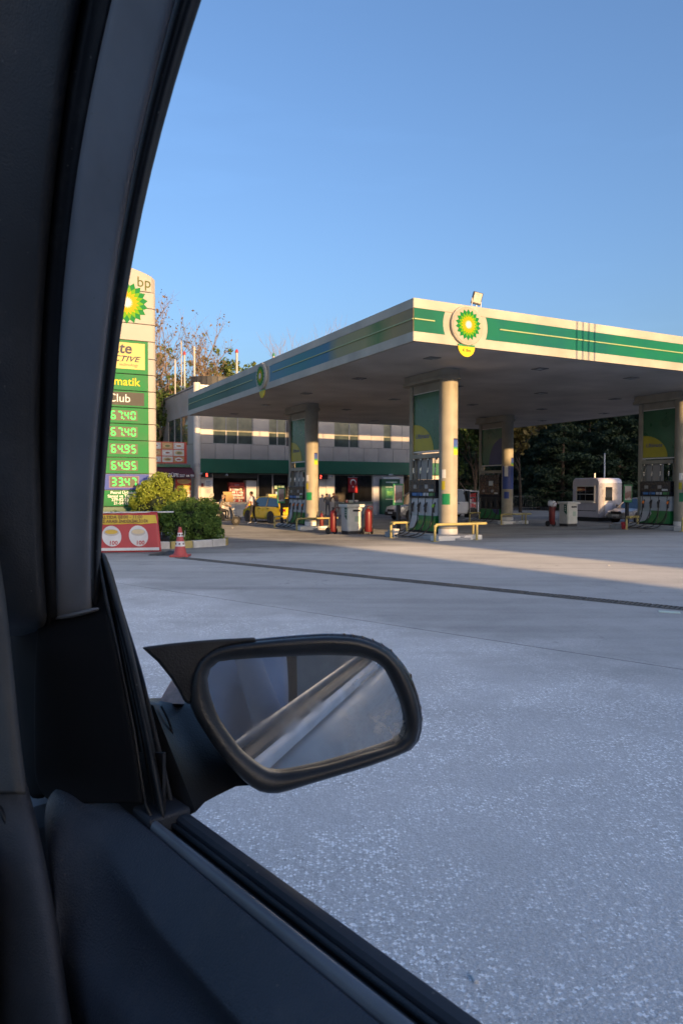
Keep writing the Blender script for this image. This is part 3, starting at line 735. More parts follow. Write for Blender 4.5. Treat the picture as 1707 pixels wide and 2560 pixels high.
for u0, u1 in ((836, 884), (884, 931)): window(fs(u0), fs(u1), .93, 3.02, (), y=.05, gl=sg, name='shop_window')
for u0, u1 in ((645, 682), (682, 722), (722, 760), (760, 796)):
    window(fs(u0), fs(u1), .02, 3.02, (), y=.05, gl=sg, name='glass_door', fr=mat('door_frame', (.20, .19, .19), .4))
window(fs(1008), fs(1040), .02, 3.02, (), y=.05, gl=sg, name='glass_door')
MB().box(fs(534), fs(645), .0, .08, 2.72, 3.04).build('shop_header', BLACK, bld)
tagb = mat('led_red', (.6, .02, .02), .4, emit=(1, .05, .03), es=4)
def seg_digit(ch, w, hh, t, fn, mbx):
    segs = {'0': 'abcdef', '1': 'bc', '2': 'abged', '3': 'abgcd', '4': 'fgbc', '5': 'afgcd', '6': 'afgedc', '7': 'abc', '8': 'abcdefg', '9': 'abcfgd'}[ch]
    g = t * .55
    R = {'a': (g, w - g, hh - t / 2, 0), 'd': (g, w - g, t / 2, 0), 'g': (g, w - g, hh / 2, 0), 'b': (w - t / 2, hh / 2 + g, hh - g, 1), 'c': (w - t / 2, g, hh / 2 - g, 1), 'f': (t / 2, hh / 2 + g, hh - g, 1), 'e': (t / 2, g, hh / 2 - g, 1)}
    for s in segs:
        if R[s][3] == 0: x0, x1, z, _ = R[s]; mbx.poly([(x0, z), (x0 + t / 2, z - t / 2), (x1 - t / 2, z - t / 2), (x1, z), (x1 - t / 2, z + t / 2), (x0 + t / 2, z + t / 2)], fn, 0, .006)
        else: xx, z0, z1, _ = R[s]; mbx.poly([(xx, z0), (xx + t / 2, z0 + t / 2), (xx + t / 2, z1 - t / 2), (xx, z1), (xx - t / 2, z1 - t / 2), (xx - t / 2, z0 + t / 2)], fn, 0, .006)
def number_display(u0, u1, v0, v1, dig, du, label):
    a0, a1 = fs(u0), fs(u1); z0, z1 = fz(v1, u0), fz(v0, u0)
    d = thing('number_display', label, 'display', ST(a0, FB - .16, ZG + z0), SROT, 'red number displays')
    MB().box(0, a1 - a0, 0, .10, 0, z1 - z0).build('display_case', BLACK, d, bevel=.01)
    q = MB(); hh = (z1 - z0) * .72
    seg_digit(dig, hh * .55, hh, hh * .16, lambda p, qq, t: (p + du, -.002 - t, qq + (z1 - z0) * .14), q)
    q.build('digit', tagb, d)['kind'] = 'stuff'
number_display(503, 529, 1182, 1193, '6', .30, 'black display with a red 6 on the cream wall by the awning')
number_display(797, 817, 1187, 1198, '2', .02, 'black display with a red 2 beside the left rear column')
def camera_box(u, v, label, rz):
    a, z = pxb(u, v, FB - .3)
    c = thing('security_camera', label, 'camera', ST(a, FB - .3, z), SROT + rz, 'security cameras')
    MB().box(-.07, .07, -.18, .14, -.06, .06).build('camera_body', PRINTW, c, bevel=.02)
    MB().cyl((0, -.19, 0), (0, -.182, 0), .045).build('camera_lens', BLACK, c)
    MB().tube([(0, .1, .03), (0, .2, .22)], .02).build('camera_arm', GREY, c)
camera_box(501, 1184, 'white security camera above the cream wall at the shop corner', .6)
camera_box(567, 1188, 'white security camera over the shop counter', -.4)
camera_box(826, 1191, 'white security camera beside the red 2 display', .2)
camera_box(976, 1187, 'white security camera above the green cash machine', .9)
# posters on the cream wall
def poster(u0, u1, v0, v1, m, name, label, cat, lines=0, y=.03):
    a0, a1 = fs(u0), fs(u1); z0, z1 = fz(v1, u0), fz(v0, u0)
    p = thing(name, label, cat, ST(a0, FB - y, ZG + z0), SROT)
    MB().box(0, a1 - a0, -.012, 0, 0, z1 - z0).build('sheet', m, p)
    for i in range(lines):
        z = (z1 - z0) * (.88 - .75 * i / max(1, lines - 1)); w = (a1 - a0)
        MB().box(w * .12, w * random.uniform(.6, .9), -.016, -.0125, z - .03, z + .01).build('text_line', mat('print_grey', (.22, .22, .26), .6), p)
    return p
poster(513, 531, 1201, 1219, PRINTW, 'notice_sheet', 'white notice sheet with grey lines on the cream wall', 'notice', 5)
poster(514, 531, 1222, 1233, PANW, 'notice_sheet', 'pale notice sheet below the white one on the cream wall', 'notice', 4)
poster(503, 509, 1208, 1217, mat('print_maroon', (.20, .04, .05), .5), 'small_sign', 'small maroon sign on the cream wall', 'sign', 0)
pr = poster(523, 534, 1233, 1240, PANW, 'small_sign', 'small sign with red letters at the edge of the shop front', 'sign', 0)
text('ISS', .17, RED, pr, (.17, -.016, .10))
# round red table top leaning below the notices
rt = thing('round_table', 'red round topped table beside the cream wall', 'table', ST(fs(512) - .1, FB - .9), SROT)
MB().lathe([(.5, .0), (.5, .05), (.40, .17), (.15, .23)], 24, (0, 0, .92)).build('table_top', mat('table_red', (.50, .06, .04), .45), rt, smooth=50)
MB().cyl((0, 0, 0), (0, 0, .92), .04).build('table_leg', GREY, rt)
MB().lathe([(.28, 0), (.26, .03)], 16).build('table_foot', GREY, rt)
# shelf rack with small goods
a0, a1 = fs(578), fs(617); zb, zt = 1.05, fz(1206, 578)
rk = thing('display_rack', 'red shelf rack full of small packets behind the shop counter', 'rack', ST(a0, FB + .45, ZG + .98), SROT)
RKR = mat('rack_red', (.34, .03, .03), .45)
w = a1 - a0; hh = zt - .98
MB().box(0, .05, 0, .4, 0, hh).build('rack_side', RKR, rk); MB().box(w - .05, w, 0, .4, 0, hh).build('rack_side', RKR, rk)
MB().box(.05, w - .05, .36, .4, 0, hh).build('rack_back', mat('rack_back', (.10, .02, .02), .6), rk)
hd = MB().box(.05, w - .05, -.02, .36, hh - .34, hh).build('rack_header', RKR, rk)
MB().box(w * .35, w * .65, -.026, -.0205, hh - .22, hh - .12).build('header_print', mat('print_pink', (.50, .20, .22), .5), hd)
rr = random.Random(2)
for i in range(5):
    z = .05 + i * (hh - .45) / 5
    MB().box(.05, w - .05, -.02, .36, z, z + .03).build('shelf', RKR, rk)
    x = .08
    while x < w - .15:
        q = rr.uniform(.05, .11)
        MB().box(x, x + q, .02, .2, z + .031, z + .031 + rr.uniform(.10, .17)).build('packet', rr.choice([PRINTW, PRINTW, RKR, mat('packet_tan', (.5, .42, .3), .5), mat('packet_grey', (.35, .34, .36), .5)]), rk)
        x += q + rr.uniform(.005, .03)
MB().box(fs(619), fs(645), .25, .9, .07, fz(1201, 619)).build('white_cooler', mat('cooler_white', (.50, .48, .46), .5), bld, bevel=.02)
bx = thing('cardboard_box', 'brown cardboard box on the shop counter', 'box', ST(fs(564), FB - .02, ZG + 1.04), SROT)
MB().box(0, .55, 0, .4, 0, .5).build('box_body', mat('cardboard', (.45, .28, .12), .8), bx, bevel=.01)
MB().poly([(0, .5), (.55, .5), (.62, .72), (-.08, .72)], XZ, .40, .41).build('box_flap', mat('cardboard', (.45, .28, .12), .8), bx)
pb = thing('product_screen', 'dark product screen with lit squares inside the glass shop door', 'screen', ST(fs(690), FB + .6, ZG + 1.35), SROT)
MB().box(0, 1.05, 0, .06, 0, 1.05).build('screen_frame', BLACK, pb)
for i, (x, z, c) in enumerate(((.12, .62, (.8, .75, .3)), (.40, .62, (.5, .5, .15)), (.66, .62, (.6, .6, .25)), (.2, .18, (.4, .45, .5)))):
    MB().box(x, x + (.22 if i < 3 else .65), -.006, -.001, z, z + .22).build('screen_tile', mat('tile%d' % i, c, .4, emit=c, es=.5), pb)
# the red flag with crescent and star
fa0, fa1 = fs(869), fs(892)
flg = thing('flag', 'red flag with white crescent and star hanging in the shop window', 'flag', ST(fa0, FB - .08, ZG + fz(1232, 869)), SROT)
fw, fh = fa1 - fa0, fz(1194, 869) - fz(1232, 869)
q = MB(); nx, nz = 10, 12
gr = [[(fw * i / nx, .03 * sin(i * 1.1 + j * .25) * (1 - j / nz * .6), fh * j / nz) for i in range(nx + 1)] for j in range(nz + 1)]
q.loft(gr, closed=False).build('flag_cloth', mat('flag_red', (.30, .006, .012), .7), flg, smooth=True, solid=.006)
cx, cz, R = fw / 2, fh * .70, fw * .30
q = MB(); out = arc(cx, cz, R, radians(-52), radians(232), 24); inn = arc(cx, cz - R * .24, R * .80, radians(232 + 10), radians(-62), 24)
q.poly(out + inn, XZ, -.05, -.044).build('crescent', PRINTW, flg)
MB().poly([(cx + (R * .36 if k % 2 == 0 else R * .15) * sin(pi * k / 5), fh * .40 + (R * .36 if k % 2 == 0 else R * .15) * cos(pi * k / 5)) for k in range(10)], XZ, -.05, -.044).build('star', PRINTW, flg)
MB().tube([(-.05, -.02, fh + .02), (fw + .05, -.02, fh + .02)], .02).build('flag_rod', GREY, flg)
# cash machine
ca0, ca1 = fs(948), fs(994); cz0, cz1 = fz(1251, 948), fz(1197, 948)
atm = thing('cash_machine', 'tall dark green cash machine in the grey bay of the shop', 'cash machine', ST(ca0, FB - .35, ZG), SROT)
cw = ca1 - ca0
MB().box(0, cw, 0, .35, .0, cz1 - .02).build('machine_body', mat('atm_green', (.01, .085, .045), .35), atm, bevel=.03)
MB().box(.1, cw - .1, -.03, .3, cz1 - .018, cz1 + .12).build('machine_light', PRINTW, atm, bevel=.02)
MB().box(.38, cw - .28, -.012, -.001, cz1 - .32, cz1 - .22).build('machine_title', mat('print_pale', (.45, .55, .48), .5), atm)
scn = MB().box(.36, cw - .30, -.02, -.001, cz1 - 1.45, cz1 - .75).build('machine_panel', mat('atm_panel', (.03, .16, .08), .3), atm)
MB().box(.48, cw - .45, -.026, -.0205, cz1 - 1.28, cz1 - .95).build('machine_screen', mat('atm_screen', (.12, .30, .10), .2, var=.6, vs=5), scn)
for z in (cz1 - .66, cz1 - 1.60): MB().box(.34, cw - .28, -.016, -.001, z, z + .045).build('machine_bar', mat('print_pale', (.45, .55, .48), .5), atm)
# goods on the low wall ledge
for u, c, ww, l in ((866, (.7, .25, .18), .16, 'small red box on the green ledge under the flag'), (877, (.5, .5, .38), .38, 'pale carton on the green ledge under the flag'), (890, (.25, .25, .27), .3, 'grey carton on the green ledge right of the flag')):
    c_ = thing('carton', l, 'box', ST(fs(u), FB - .06, ZG + .92), SROT)
    MB().box(-ww / 2, ww / 2, -.02, .14, 0, .20).build('carton_body', mat('carton%d' % u, c, .5), c_, bevel=.01)
    MB().box(-ww / 2 - .004, ww / 2 + .004, -.024, .144, .14, .165).build('carton_tape', PRINTW, c_)
# roof: curved black sign rack and poles
rg = thing('roof_sign_rack', 'curved black metal sign rack on the roof corner', 'sign rack', ST(A0 + .3, FB + 1.2, ZG + HT + .1), SROT)
ar = [(1.9 + 2.3 * cos(t), .9 + 1.6 * sin(t)) for t in [radians(200 + 150 * i / 16) for i in range(17)]]
q = MB(); q.loft([[(x, y, .12), (x + .03, y + .03, .12), (x + .03, y + .03, .75), (x, y, .75)] for x, y in ar]).build('curved_band', mat('rack_black', (.02, .02, .022), .6, var=.6, vs=4), rg)
for i in range(0, 17, 2): MB().tube([(ar[i][0], ar[i][1] - .02, 0), (ar[i][0], ar[i][1] - .02, .72)], .025, 6).build('rack_post', DARK, rg)
POLE = mat('pole_white', (.36, .34, .31), .5)
def roof_pole(u, v0, v1, d, cap, label, b=FB + 4, r=.085):
    a, z1 = pxb(u, v0, b); _, z0 = pxb(u, v1, b)
    z0 = ZG + HT - .1
    p = thing('roof_pole', label, 'pole', ST(a, b, z0), 0, 'poles on the shop roof')
    r *= .78
    MB().cyl((0, 0, 0), (0, 0, z1 - z0 - .25), r, n=12).build('pole_tube', POLE, p, smooth=40)
    MB().lathe([(r * 1.5, 0), (r * 1.5, .08), (r, .2), (.02, .28)], 12, (0, 0, z1 - z0 - .27)).build('pole_cap', cap, p, smooth=40)
CAPR = mat('cap_red', (.35, .03, .03), .5); CAPG = mat('cap_green', (.03, .16, .08), .5)
roof_pole(438, 898, 0, 0, POLE, 'leftmost thin white pole on the shop roof', r=.07)
roof_pole(453.5, 852, 0, 0, POLE, 'tall thin white pole second from left on the shop roof', r=.05)
roof_pole(461.5, 878, 0, 0, CAPR, 'white pole with red cap beside the thick plain pole', r=.09)
roof_pole(486, 866, 0, 0, POLE, 'thick plain cream pole above the curved rack', r=.10)
roof_pole(592, 873, 0, 0, CAPR, 'white pole with red cap standing alone left of the canopy', r=.11)
roof_pole(684, 882, 0, 0, CAPG, 'short white pole with green cap just above the canopy edge', r=.10)

# ------------------------------------------------------------------ snack kiosk left of the shop
KB = FB - .9
def ks(u): return pxb(u, 1180, KB)[0]
def kz(v, u=430): return pxb(u, v, KB)[1] - ZG
ko = thing('snack_kiosk', 'snack kiosk with maroon awning and food pictures left of the shop', 'kiosk', ST(ks(485), KB, ZG), SROT)
K0 = ks(485)
def kx(u): return ks(u) - K0
MAROON = mat('awning_maroon', (.085, .018, .028), .7, var=.12, vs=2)
MB().box(kx(330), kx(482), .45, 2.6, 0, kz(1160)).build('kiosk_body', mat('kiosk_grey', (.22, .20, .19), .7), ko)
q = MB(); z1, z0, zf = kz(1168), kz(1184), kz(1194)
q.loft([[(x, .44, z1), (x, -.30, z0), (x, -.32, zf), (x, -.29, zf), (x, -.27, z0 - .03), (x, .44, z1 - .06)] for x in (kx(330), kx(484))]).build('awning', MAROON, ko)
MB().box(kx(330), kx(480), .30, .5, kz(1167), kz(1161)).build('awning_box', mat('awning_box_green', (.06, .16, .09), .5), ko)
text('UM LİFE BÜFE', .34, PRINTW, ko, (kx(444), -.335, (z0 + zf) / 2 + .01), FRONT, align='RIGHT', off=.008, sx=.9)
text('507 44 99', .25, PRINTW, ko, (kx(482), -.335, (z0 + zf) / 2 - .02), FRONT, align='RIGHT', off=.006, sx=.95)
mbd = MB().box(kx(345), kx(471), .32, .40, kz(1158), kz(1104)).build('menu_board', mat('menu_red', (.42, .05, .03), .45), ko)
cols = [(345, 372), (376, 406), (409, 436), (438, 464)]; rows = [(1106, 1122), (1124, 1139), (1141, 1155)]
rr = random.Random(11)
for i, (u0, u1) in enumerate(cols):
    for j, (v0, v1) in enumerate(rows):
        t = MB().box(kx(u0), kx(u1), .31, .319, kz(v1), kz(v0)).build('menu_picture', mat('menu_back%d' % ((i + j) % 3), [(.50, .47, .42), (.46, .50, .46), (.42, .24, .10)][(i * 2 + j) % 3], .5), mbd)
        cx = (kx(u0) + kx(u1)) / 2; cz = (kz(v0) + kz(v1)) / 2; ww = (kx(u1) - kx(u0)) * .42; hh = (kz(v0) - kz(v1)) * .36
        MB().poly([(cx + ww * cos(2 * pi * k / 14) * rr.uniform(.8, 1.05), cz + hh * sin(2 * pi * k / 14) * rr.uniform(.8, 1.05)) for k in range(14)], XZ, .3045, .3095).build('plate', PRINTW if (i + j) % 2 else mat('food_tan', (.48, .34, .18), .6), t)
        MB().poly([(cx + ww * .7 * cos(2 * pi * k / 11) * rr.uniform(.6, 1), cz + hh * .55 * sin(2 * pi * k / 11) * rr.uniform(.6, 1)) for k in range(11)], XZ, .300, .304).build('food', mat('food%d' % ((i * 3 + j) % 4), [(.20, .14, .05), (.45, .22, .08), (.14, .16, .05), (.30, .10, .06)][(i * 3 + j) % 4], .6), t)
fp = MB().box(kx(443), kx(482), .38, .44, .05, kz(1196)).build('food_poster', mat('poster_red', (.48, .05, .035), .5), ko)
MB().box(kx(448), kx(478), .3735, .3785, kz(1202), kz(1199)).build('poster_text', PRINTW, fp)
cx, cz = kx(464), kz(1232)
for k, (dz, hh, c) in enumerate(((.75, .34, (.55, .36, .17)), (.42, .20, (.60, .45, .06)), (.24, .16, (.24, .28, .06)), (.0, .26, (.50, .30, .14)))):
    MB().poly([(cx + .46 * cos(t) * (1 if k != 1 else 1.08), cz + dz + hh * sin(t) * .5) for t in [2 * pi * i / 20 for i in range(20)]], XZ, .366 - .004 * k, .3695 - .004 * k).build('burger_print', mat('burger%d' % k, c, .6), fp)
MB().poly([(cx - .50, cz - .95), (cx + .3, cz - .95), (cx + .5, cz + .15), (cx - .45, cz + .1)], XZ, .371, .3745).build('poster_print', mat('poster_cream', (.62, .52, .40), .6), fp)
MB().box(kx(330), kx(440), .40, .45, 0, kz(1196)).build('kiosk_window', GLASS, ko)
# ------------------------------------------------------------------ price totem
TX, TY = pxy(395, 1250, 24.5).x, 24.5
TW = 2.45
tot = thing('price_totem', 'tall cream and green price sign tower with green lit numbers', 'sign tower', (TX, TY, 0), SROT)
TCREAM = mat('totem_cream', (.33, .315, .285), .6, spec=.25, var=.06, vs=1)
TGREEN = mat('totem_green', (.012, .15, .045), .6, var=.12, spec=.2)
def tz(v): return EYE + (1222 - v) * 24.35 / FPX
jz = [0.10] + [tz(v) for v in (1266, 1225, 1185, 1145, 1103, 1062, 1022, 981, 940, 900, 857, 815, 775, 735)]
def tplan(x0, x1, d=.30, r=.16):
    return [(x0, 0), (x1 - r, 0)] + [(x1 - r + r * sin(t), r - r * cos(t)) for t in [k * pi / 2 / 6 for k in range(1, 7)]] + [(x1, d), (x1 - .08, d + .2), (x0 + .08, d + .2), (x0, d)]
for i in range(len(jz) - 1):
    MB().poly(tplan(-TW, 0), XY, jz[i] + .012, jz[i + 1] - .012).build('totem_module', TCREAM, tot, bevel=.006, smooth=40)
# curved top
top = []
ztop = tz(700)
n = 16
q = MB(); rings = []
for i in range(n + 1):
    x = -TW * i / n
    z = ztop + .34 * (1 - ((x + TW * .62) / (TW * .62)) ** 2)
    y0 = .16 if i == 0 else (.02 if i == 1 else 0)
    rings.append([(x, y0, jz[-1] + .012), (x, y0, z), (x, .45, z), (x, .45, jz[-1] + .012)])
q.loft(rings).build('totem_top', TCREAM, tot, bevel=.01)
MB().box(-TW + .05, -.06, .10, .42, 0, ztop - .1).build('totem_core', DARK, tot)
text('bp', .48, mat('letter_olive', (.08, .10, .03), .9, spec=.05), tot, (-.40, -.003, tz(713)), FRONT)
ts = thing('round_sign', None, None); ts.parent = tot
helios(ts, FF, -.97, tz(766), .70, .004)
def face(v0, v1, m, name='face_panel', x1=-.29, y=-.022, x0=-TW + .06):
    return MB().box(x0, x1, y, -.001, tz(v1) + .014, tz(v0) - .014).build(name, m, tot, bevel=.004)
f = face(857, 940, TGREEN)
MB().box(-TW + .18, -.40, -.028, -.0225, tz(928), tz(864)).build('yellow_panel', YPALE, f, bevel=.003)
PGREY = mat('print_slate', (.07, .075, .10), .9, spec=.05)
text('Ultimate', .50, PGREY, f, (-.83, -.031, tz(879)), FRONT, align='RIGHT', off=.012, shear=.12)
text('ACTIVE', .26, PGREY, f, (-.60, -.031, tz(904)), FRONT, align='RIGHT', off=.004, shear=.35, sx=1.25)
text('technology', .14, PGREY, f, (-.62, -.031, tz(918)), FRONT, align='RIGHT')
MB().tube([(-.60, -.031, tz(899.5)), (-1.1, -.031, tz(899)), (-1.15, -.031, tz(910)), (-1.9, -.031, tz(911))], .008, 5).build('underline', PGREY, f)
f = face(940, 981, TGREEN)
text('Taşıtmatik', .38, YELLOW, f, (-.57, -.025, tz(960)), FRONT, align='RIGHT', off=.004)
f = face(981, 1022, TGREEN)
MB().box(-TW + .18, -.43, -.028, -.0225, tz(1017), tz(985)).build('dark_panel', mat('club_grey', (.055, .055, .05), .6, spec=.2), f)
text('BP Club', .38, PRINTW, f, (-.88, -.031, tz(1001)), FRONT, align='RIGHT')
LEDG = mat('led_green', (.01, .25, .04), .6, emit=(.02, 1.0, .09), es=.85)
LEDB = mat('led_back', (.10, .10, .075), .6, spec=.2, var=.2, vs=8)
TBLUE = mat('totem_blue', (.05, .08, .30), .6, var=.1, spec=.2)
prices = ['67.40', '67.40', '64.95', '64.95', '33.47']; pv = [1022, 1062, 1103, 1145, 1185, 1225]
for i, pstr in enumerate(prices):
    f = face(pv[i], pv[i + 1], TGREEN if i < 4 else TBLUE)
    zc = (tz(pv[i]) + tz(pv[i + 1])) / 2
    MB().box(-1.60, -.62, -.026, -.0225, zc - .20, zc + .20).build('display_frame', TGREEN if i < 4 else mat('totem_mauve', (.16, .12, .22), .6, spec=.2), f)
    dsp = MB().box(-1.57, -.66, -.030, -.0265, zc - .17, zc + .17).build('price_display', LEDB, f)
    q = MB(); x = -1.52
    for ch in pstr:
        if ch == '.': q.add([], []); q.poly([(x - .035, zc - .13), (x, zc - .13), (x, zc - .095), (x - .035, zc - .095)], FF, .031, .036)
        else: seg_digit(ch, .155, .27, .036, lambda p, qq, t, x=x: (p + x, -.031 - t, qq + zc - .135), q); x += .215
    q.build('price_digits', LEDG, dsp)['kind'] = 'stuff'
f = face(1225, 1266, TGREEN); f2 = face(1266, 1285, DGREEN)
for i, tl in enumerate(('Petrol Ürünleri', 'Sanayi ve Ticaret', '239-82/23', '21-54/12')):
    text(tl, .135, PRINTW, f, (-.72 - (.0 if i < 2 else .25), -.025, tz(1231.5 + i * 8.6)), FRONT, align='RIGHT', off=.003)

# ------------------------------------------------------------------ planter, shrubs, banner, cone
KW = mat('kerb_white', (.52, .52, .51), .7, var=.15, vs=5, bump=.2); KY = mat('kerb_yellow', (.40, .33, .13), .7, var=.15, vs=5, bump=.2)
pl = thing('planter_kerb', 'white and yellow painted kerb around the green shrubs', 'kerb', (-5.3, 21.2, 0), 0)
kp = smooth_path([(-7.5, -1.6, 0), (-4.2, -.9, 0), (-2.2, -.45, 0), (0, 0, 0), (1.1, .75, 0), (1.55, 1.35, 0), (1.62, 1.9, 0), (1.2, 2.6, 0), (0, 3.8, 0), (-2.0, 5.2, 0)], 14)
def resample(P, step):
    out = [P[0]]; acc = 0
    for i in range(1, len(P)):
        acc += (P[i] - P[i - 1]).length
        if acc >= step: out.append(P[i]); acc = 0
    return out
kr = resample(kp, .62)
pat = [KW, KW, KY, KW, KW, KY]
for i in range(len(kr) - 1):
    d = kr[i + 1] - kr[i]; c = (kr[i] + kr[i + 1]) / 2
    MB().obox((c.x, c.y, .06), (d.length - .012, .17, .26), rz=atan2(d.y, d.x)).build('kerb_stone', KY if i in (2, 3, 11, 14) else KW, pl, bevel=.02)
mb = MB(); mb.poly([(p.x, p.y) for p in kr], XY, .0, .10)
mb.build('soil', mat('soil', (.07, .05, .035), .95, var=.4, vs=6, bump=.6, bs=20), pl)
BARK = mat('bark', (.10, .07, .05), .9, var=.3, vs=6, bump=.5, bs=25)
def leaves(rng, centers, n, size, spread, upbias=.3, elong=1.6, fold=.25, shell=False):
    """n small folded leaves around the given centres, real little faces"""
    vs, fs_ = [], []
    for i in range(n):
        c, rad = centers[rng.randrange(len(centers))]
        while True:
            d = Vector((rng.uniform(-1, 1), rng.uniform(-1, 1), rng.uniform(-1, 1)))
            if .02 < d.length < 1: break
        p = Vector(c) + Vector((d.x * rad[0], d.y * rad[1], d.z * rad[2])) * (.55 + .45 * rng.random())
        if shell: dn = d.normalized() * (.70 + .36 * rng.random() ** .7); p = Vector(c) + Vector((dn.x * rad[0], dn.y * rad[1], dn.z * rad[2]))
        nrm = (d.normalized() + Vector((rng.uniform(-1, 1), rng.uniform(-1, 1), rng.uniform(-1, 1))) * .9 + Vector((0, 0, upbias))).normalized()
        t = nrm.cross(Vector((rng.uniform(-1, 1), rng.uniform(-1, 1), rng.uniform(-1, 1)))).normalized(); s_ = nrm.cross(t)
        L = size * rng.uniform(.6, 1.3); Wd = L / elong
        o = len(vs)
        vs += [p - t * L * .5, p + s_ * Wd * .5 + nrm * L * fold * .3, p + t * L * .5, p - s_ * Wd * .5 + nrm * L * fold * .3]
        fs_ += [(o, o + 1, o + 2), (o, o + 2, o + 3)]
    return vs, fs_
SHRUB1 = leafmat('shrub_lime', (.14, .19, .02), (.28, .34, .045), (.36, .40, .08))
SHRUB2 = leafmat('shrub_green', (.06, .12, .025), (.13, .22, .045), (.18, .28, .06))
def shrub(label, loc, blobs, m, n, size, seed, cols_):
    rng = random.Random(seed)
    s = thing('shrub', label, 'shrub', loc, 0, 'shrubs around the sign tower')
    q = MB()
    for i in range(22):
        b = blobs[rng.randrange(len(blobs))]
        e = Vector(b[0]) + Vector((rng.uniform(-.6, .6) * b[1][0], rng.uniform(-.6, .6) * b[1][1], rng.uniform(-.2, .6) * b[1][2]))
        st = Vector((b[0][0] * .6 + rng.uniform(-.15, .15), b[0][1] * .6 + rng.uniform(-.15, .15), .05))
        q.tube([st, (st + e) / 2 + Vector((rng.uniform(-.1, .1), rng.uniform(-.1, .1), 0)), e], [.02, .014, .005], 5)
    q.build('stems', BARK, s)['kind'] = 'stuff'
    extra = []
    for c, r in blobs:
        for i in range(9):
            d = Vector((rng.gauss(0, 1), rng.gauss(0, 1), rng.gauss(.3, 1))).normalized(); k = rng.uniform(.10, .22)
            extra.append(((c[0] + d.x * r[0] * .98, c[1] + d.y * r[1] * .98, max(.1, c[2] + d.z * r[2] * .98)), (k, k, k * rng.uniform(.7, 1.5))))
    vs, f_ = leaves(rng, list(blobs) * 3 + extra, n, size, 1, shell=True)
    o = MB().add(vs, f_).build('foliage', m, s); o['kind'] = 'stuff'
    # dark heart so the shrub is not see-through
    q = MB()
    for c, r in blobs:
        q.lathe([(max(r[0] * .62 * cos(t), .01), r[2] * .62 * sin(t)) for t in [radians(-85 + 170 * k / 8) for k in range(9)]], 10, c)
    q.build('dark_heart', mat('shrub_heart', (.012, .022, .008), .95, var=.4, vs=12), s)['kind'] = 'stuff'
    return s
def blobset(rng, w, d, z0, z1, k, rmin, rmax):
    out = []
    for i in range(k):
        r = rng.uniform(rmin, rmax)
        out.append(((rng.uniform(-1, 1) * (w - r), rng.uniform(-1, 1) * (d - r), rng.uniform(z0 + r * .8, z1 - r * .9)), (r, r, r * .9)))
    return out
b1 = pxy(396, 1290, 23.6)
b1b = [((0, 0, 1.05), (.62, .5, .72)), ((-.42, .0, .95), (.42, .4, .55)), ((.48, .05, .95), (.42, .4, .6)), ((.08, .0, 1.70), (.32, .3, .34)), ((-.25, -.1, 1.45), (.33, .3, .35)), ((.62, .1, 1.28), (.26, .3, .28)), ((-.62, 0, .7), (.3, .3, .4)), ((.25, -.2, .7), (.4, .4, .5))]
b1b = [((c[0] * 1.0, c[1], c[2] * 1.03), (r[0] * 1.0, r[1], r[2])) for c, r in b1b]
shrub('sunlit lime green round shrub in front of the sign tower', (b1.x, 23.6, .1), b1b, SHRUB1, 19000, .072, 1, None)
b2 = pxy(482, 1300, 22.6)
b2b = [((0, 0, .72), (.70, .55, .60)), ((.55, .1, .75), (.42, .45, .50)), ((-.55, 0, .70), (.45, .45, .52)), ((.25, -.2, .45), (.5, .4, .45)), ((-.35, -.25, .42), (.5, .35, .42)), ((.62, .0, .40), (.36, .4, .40)), ((.1, .1, 1.10), (.40, .4, .26)), ((-.5, .1, 1.0), (.3, .3, .26)), ((.58, 0, 1.02), (.26, .3, .24))]
b2b = [((c[0] * .9, c[1], c[2] * .97), (r[0] * .9, r[1], r[2] * .95)) for c, r in b2b]
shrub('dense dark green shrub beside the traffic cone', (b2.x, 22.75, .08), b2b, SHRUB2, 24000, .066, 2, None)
shrub('small thin shrub at the foot of the sign tower', (-7.5, 23.0, .1), [((0, 0, .45), (.28, .25, .35)), ((.22, .1, .62), (.2, .2, .26)), ((-.3, 0, .35), (.3, .25, .3))], SHRUB2, 1300, .08, 3, None)
# leaning banner
bn = thing('banner', 'red food banner with yellow strip leaning on the kerb', 'banner', (-5.15, 20.05, 0), radians(10))
BW, BH = 2.75, 1.16
tilt = Matrix.Rotation(radians(-20), 4, 'X')
def BNf(p, q, t):
    v = tilt @ Vector((p, -t, q)); return (v.x, v.y + .06 * sin(p * 1.3) * 0, v.z + .0)
def BNs(p, q, t):
    sag = .025 * sin(p * 2.1 + q * 1.7) + .012 * sin(p * 5 + 1)
    v = tilt @ Vector((p + .13 * (1 - q / BH), -t - sag, q)); return (v.x, v.y, v.z)
q = MB(); nx, nz = 26, 8
q.loft([[BNs(-BW + BW * i / nx, BH * j / nz, 0) for i in range(nx + 1)] for j in range(nz + 1)], closed=False)
BRED = mat('banner_red', (.42, .045, .045), .5, var=.08)
q.build('banner_sheet', BRED, bn, smooth=True, solid=.008)
def bpatch(pts, m, name, t0=.02):
    # fine fan so the print follows the sheet
    return MB().poly(pts, BNs, t0, t0 + .003).build(name, m, bn)
def strip_pts(x0, x1, z0, z1, rng, n=14):
    up = [(x0 + (x1 - x0) * i / n, z1 + rng.uniform(-.02, .02)) for i in range(n + 1)]
    dn = [(x1 - (x1 - x0) * i / n + rng.uniform(-.03, .03), z0 + rng.uniform(-.02, .02)) for i in range(n + 1)]
    return up + dn
BYEL = mat('banner_yellow', (.62, .45, .04), .5)
bpatch(strip_pts(-BW + .05, -.06, .80, 1.07, random.Random(4)), BYEL, 'yellow_strip')
def btext(s_, size, x, z, m, sx=1):
    p = BNs(x, z, .030); t = text(s_, size, m, bn, p, (pi / 2 - radians(20), 0, 0), align='RIGHT', off=.003, sx=sx); return t
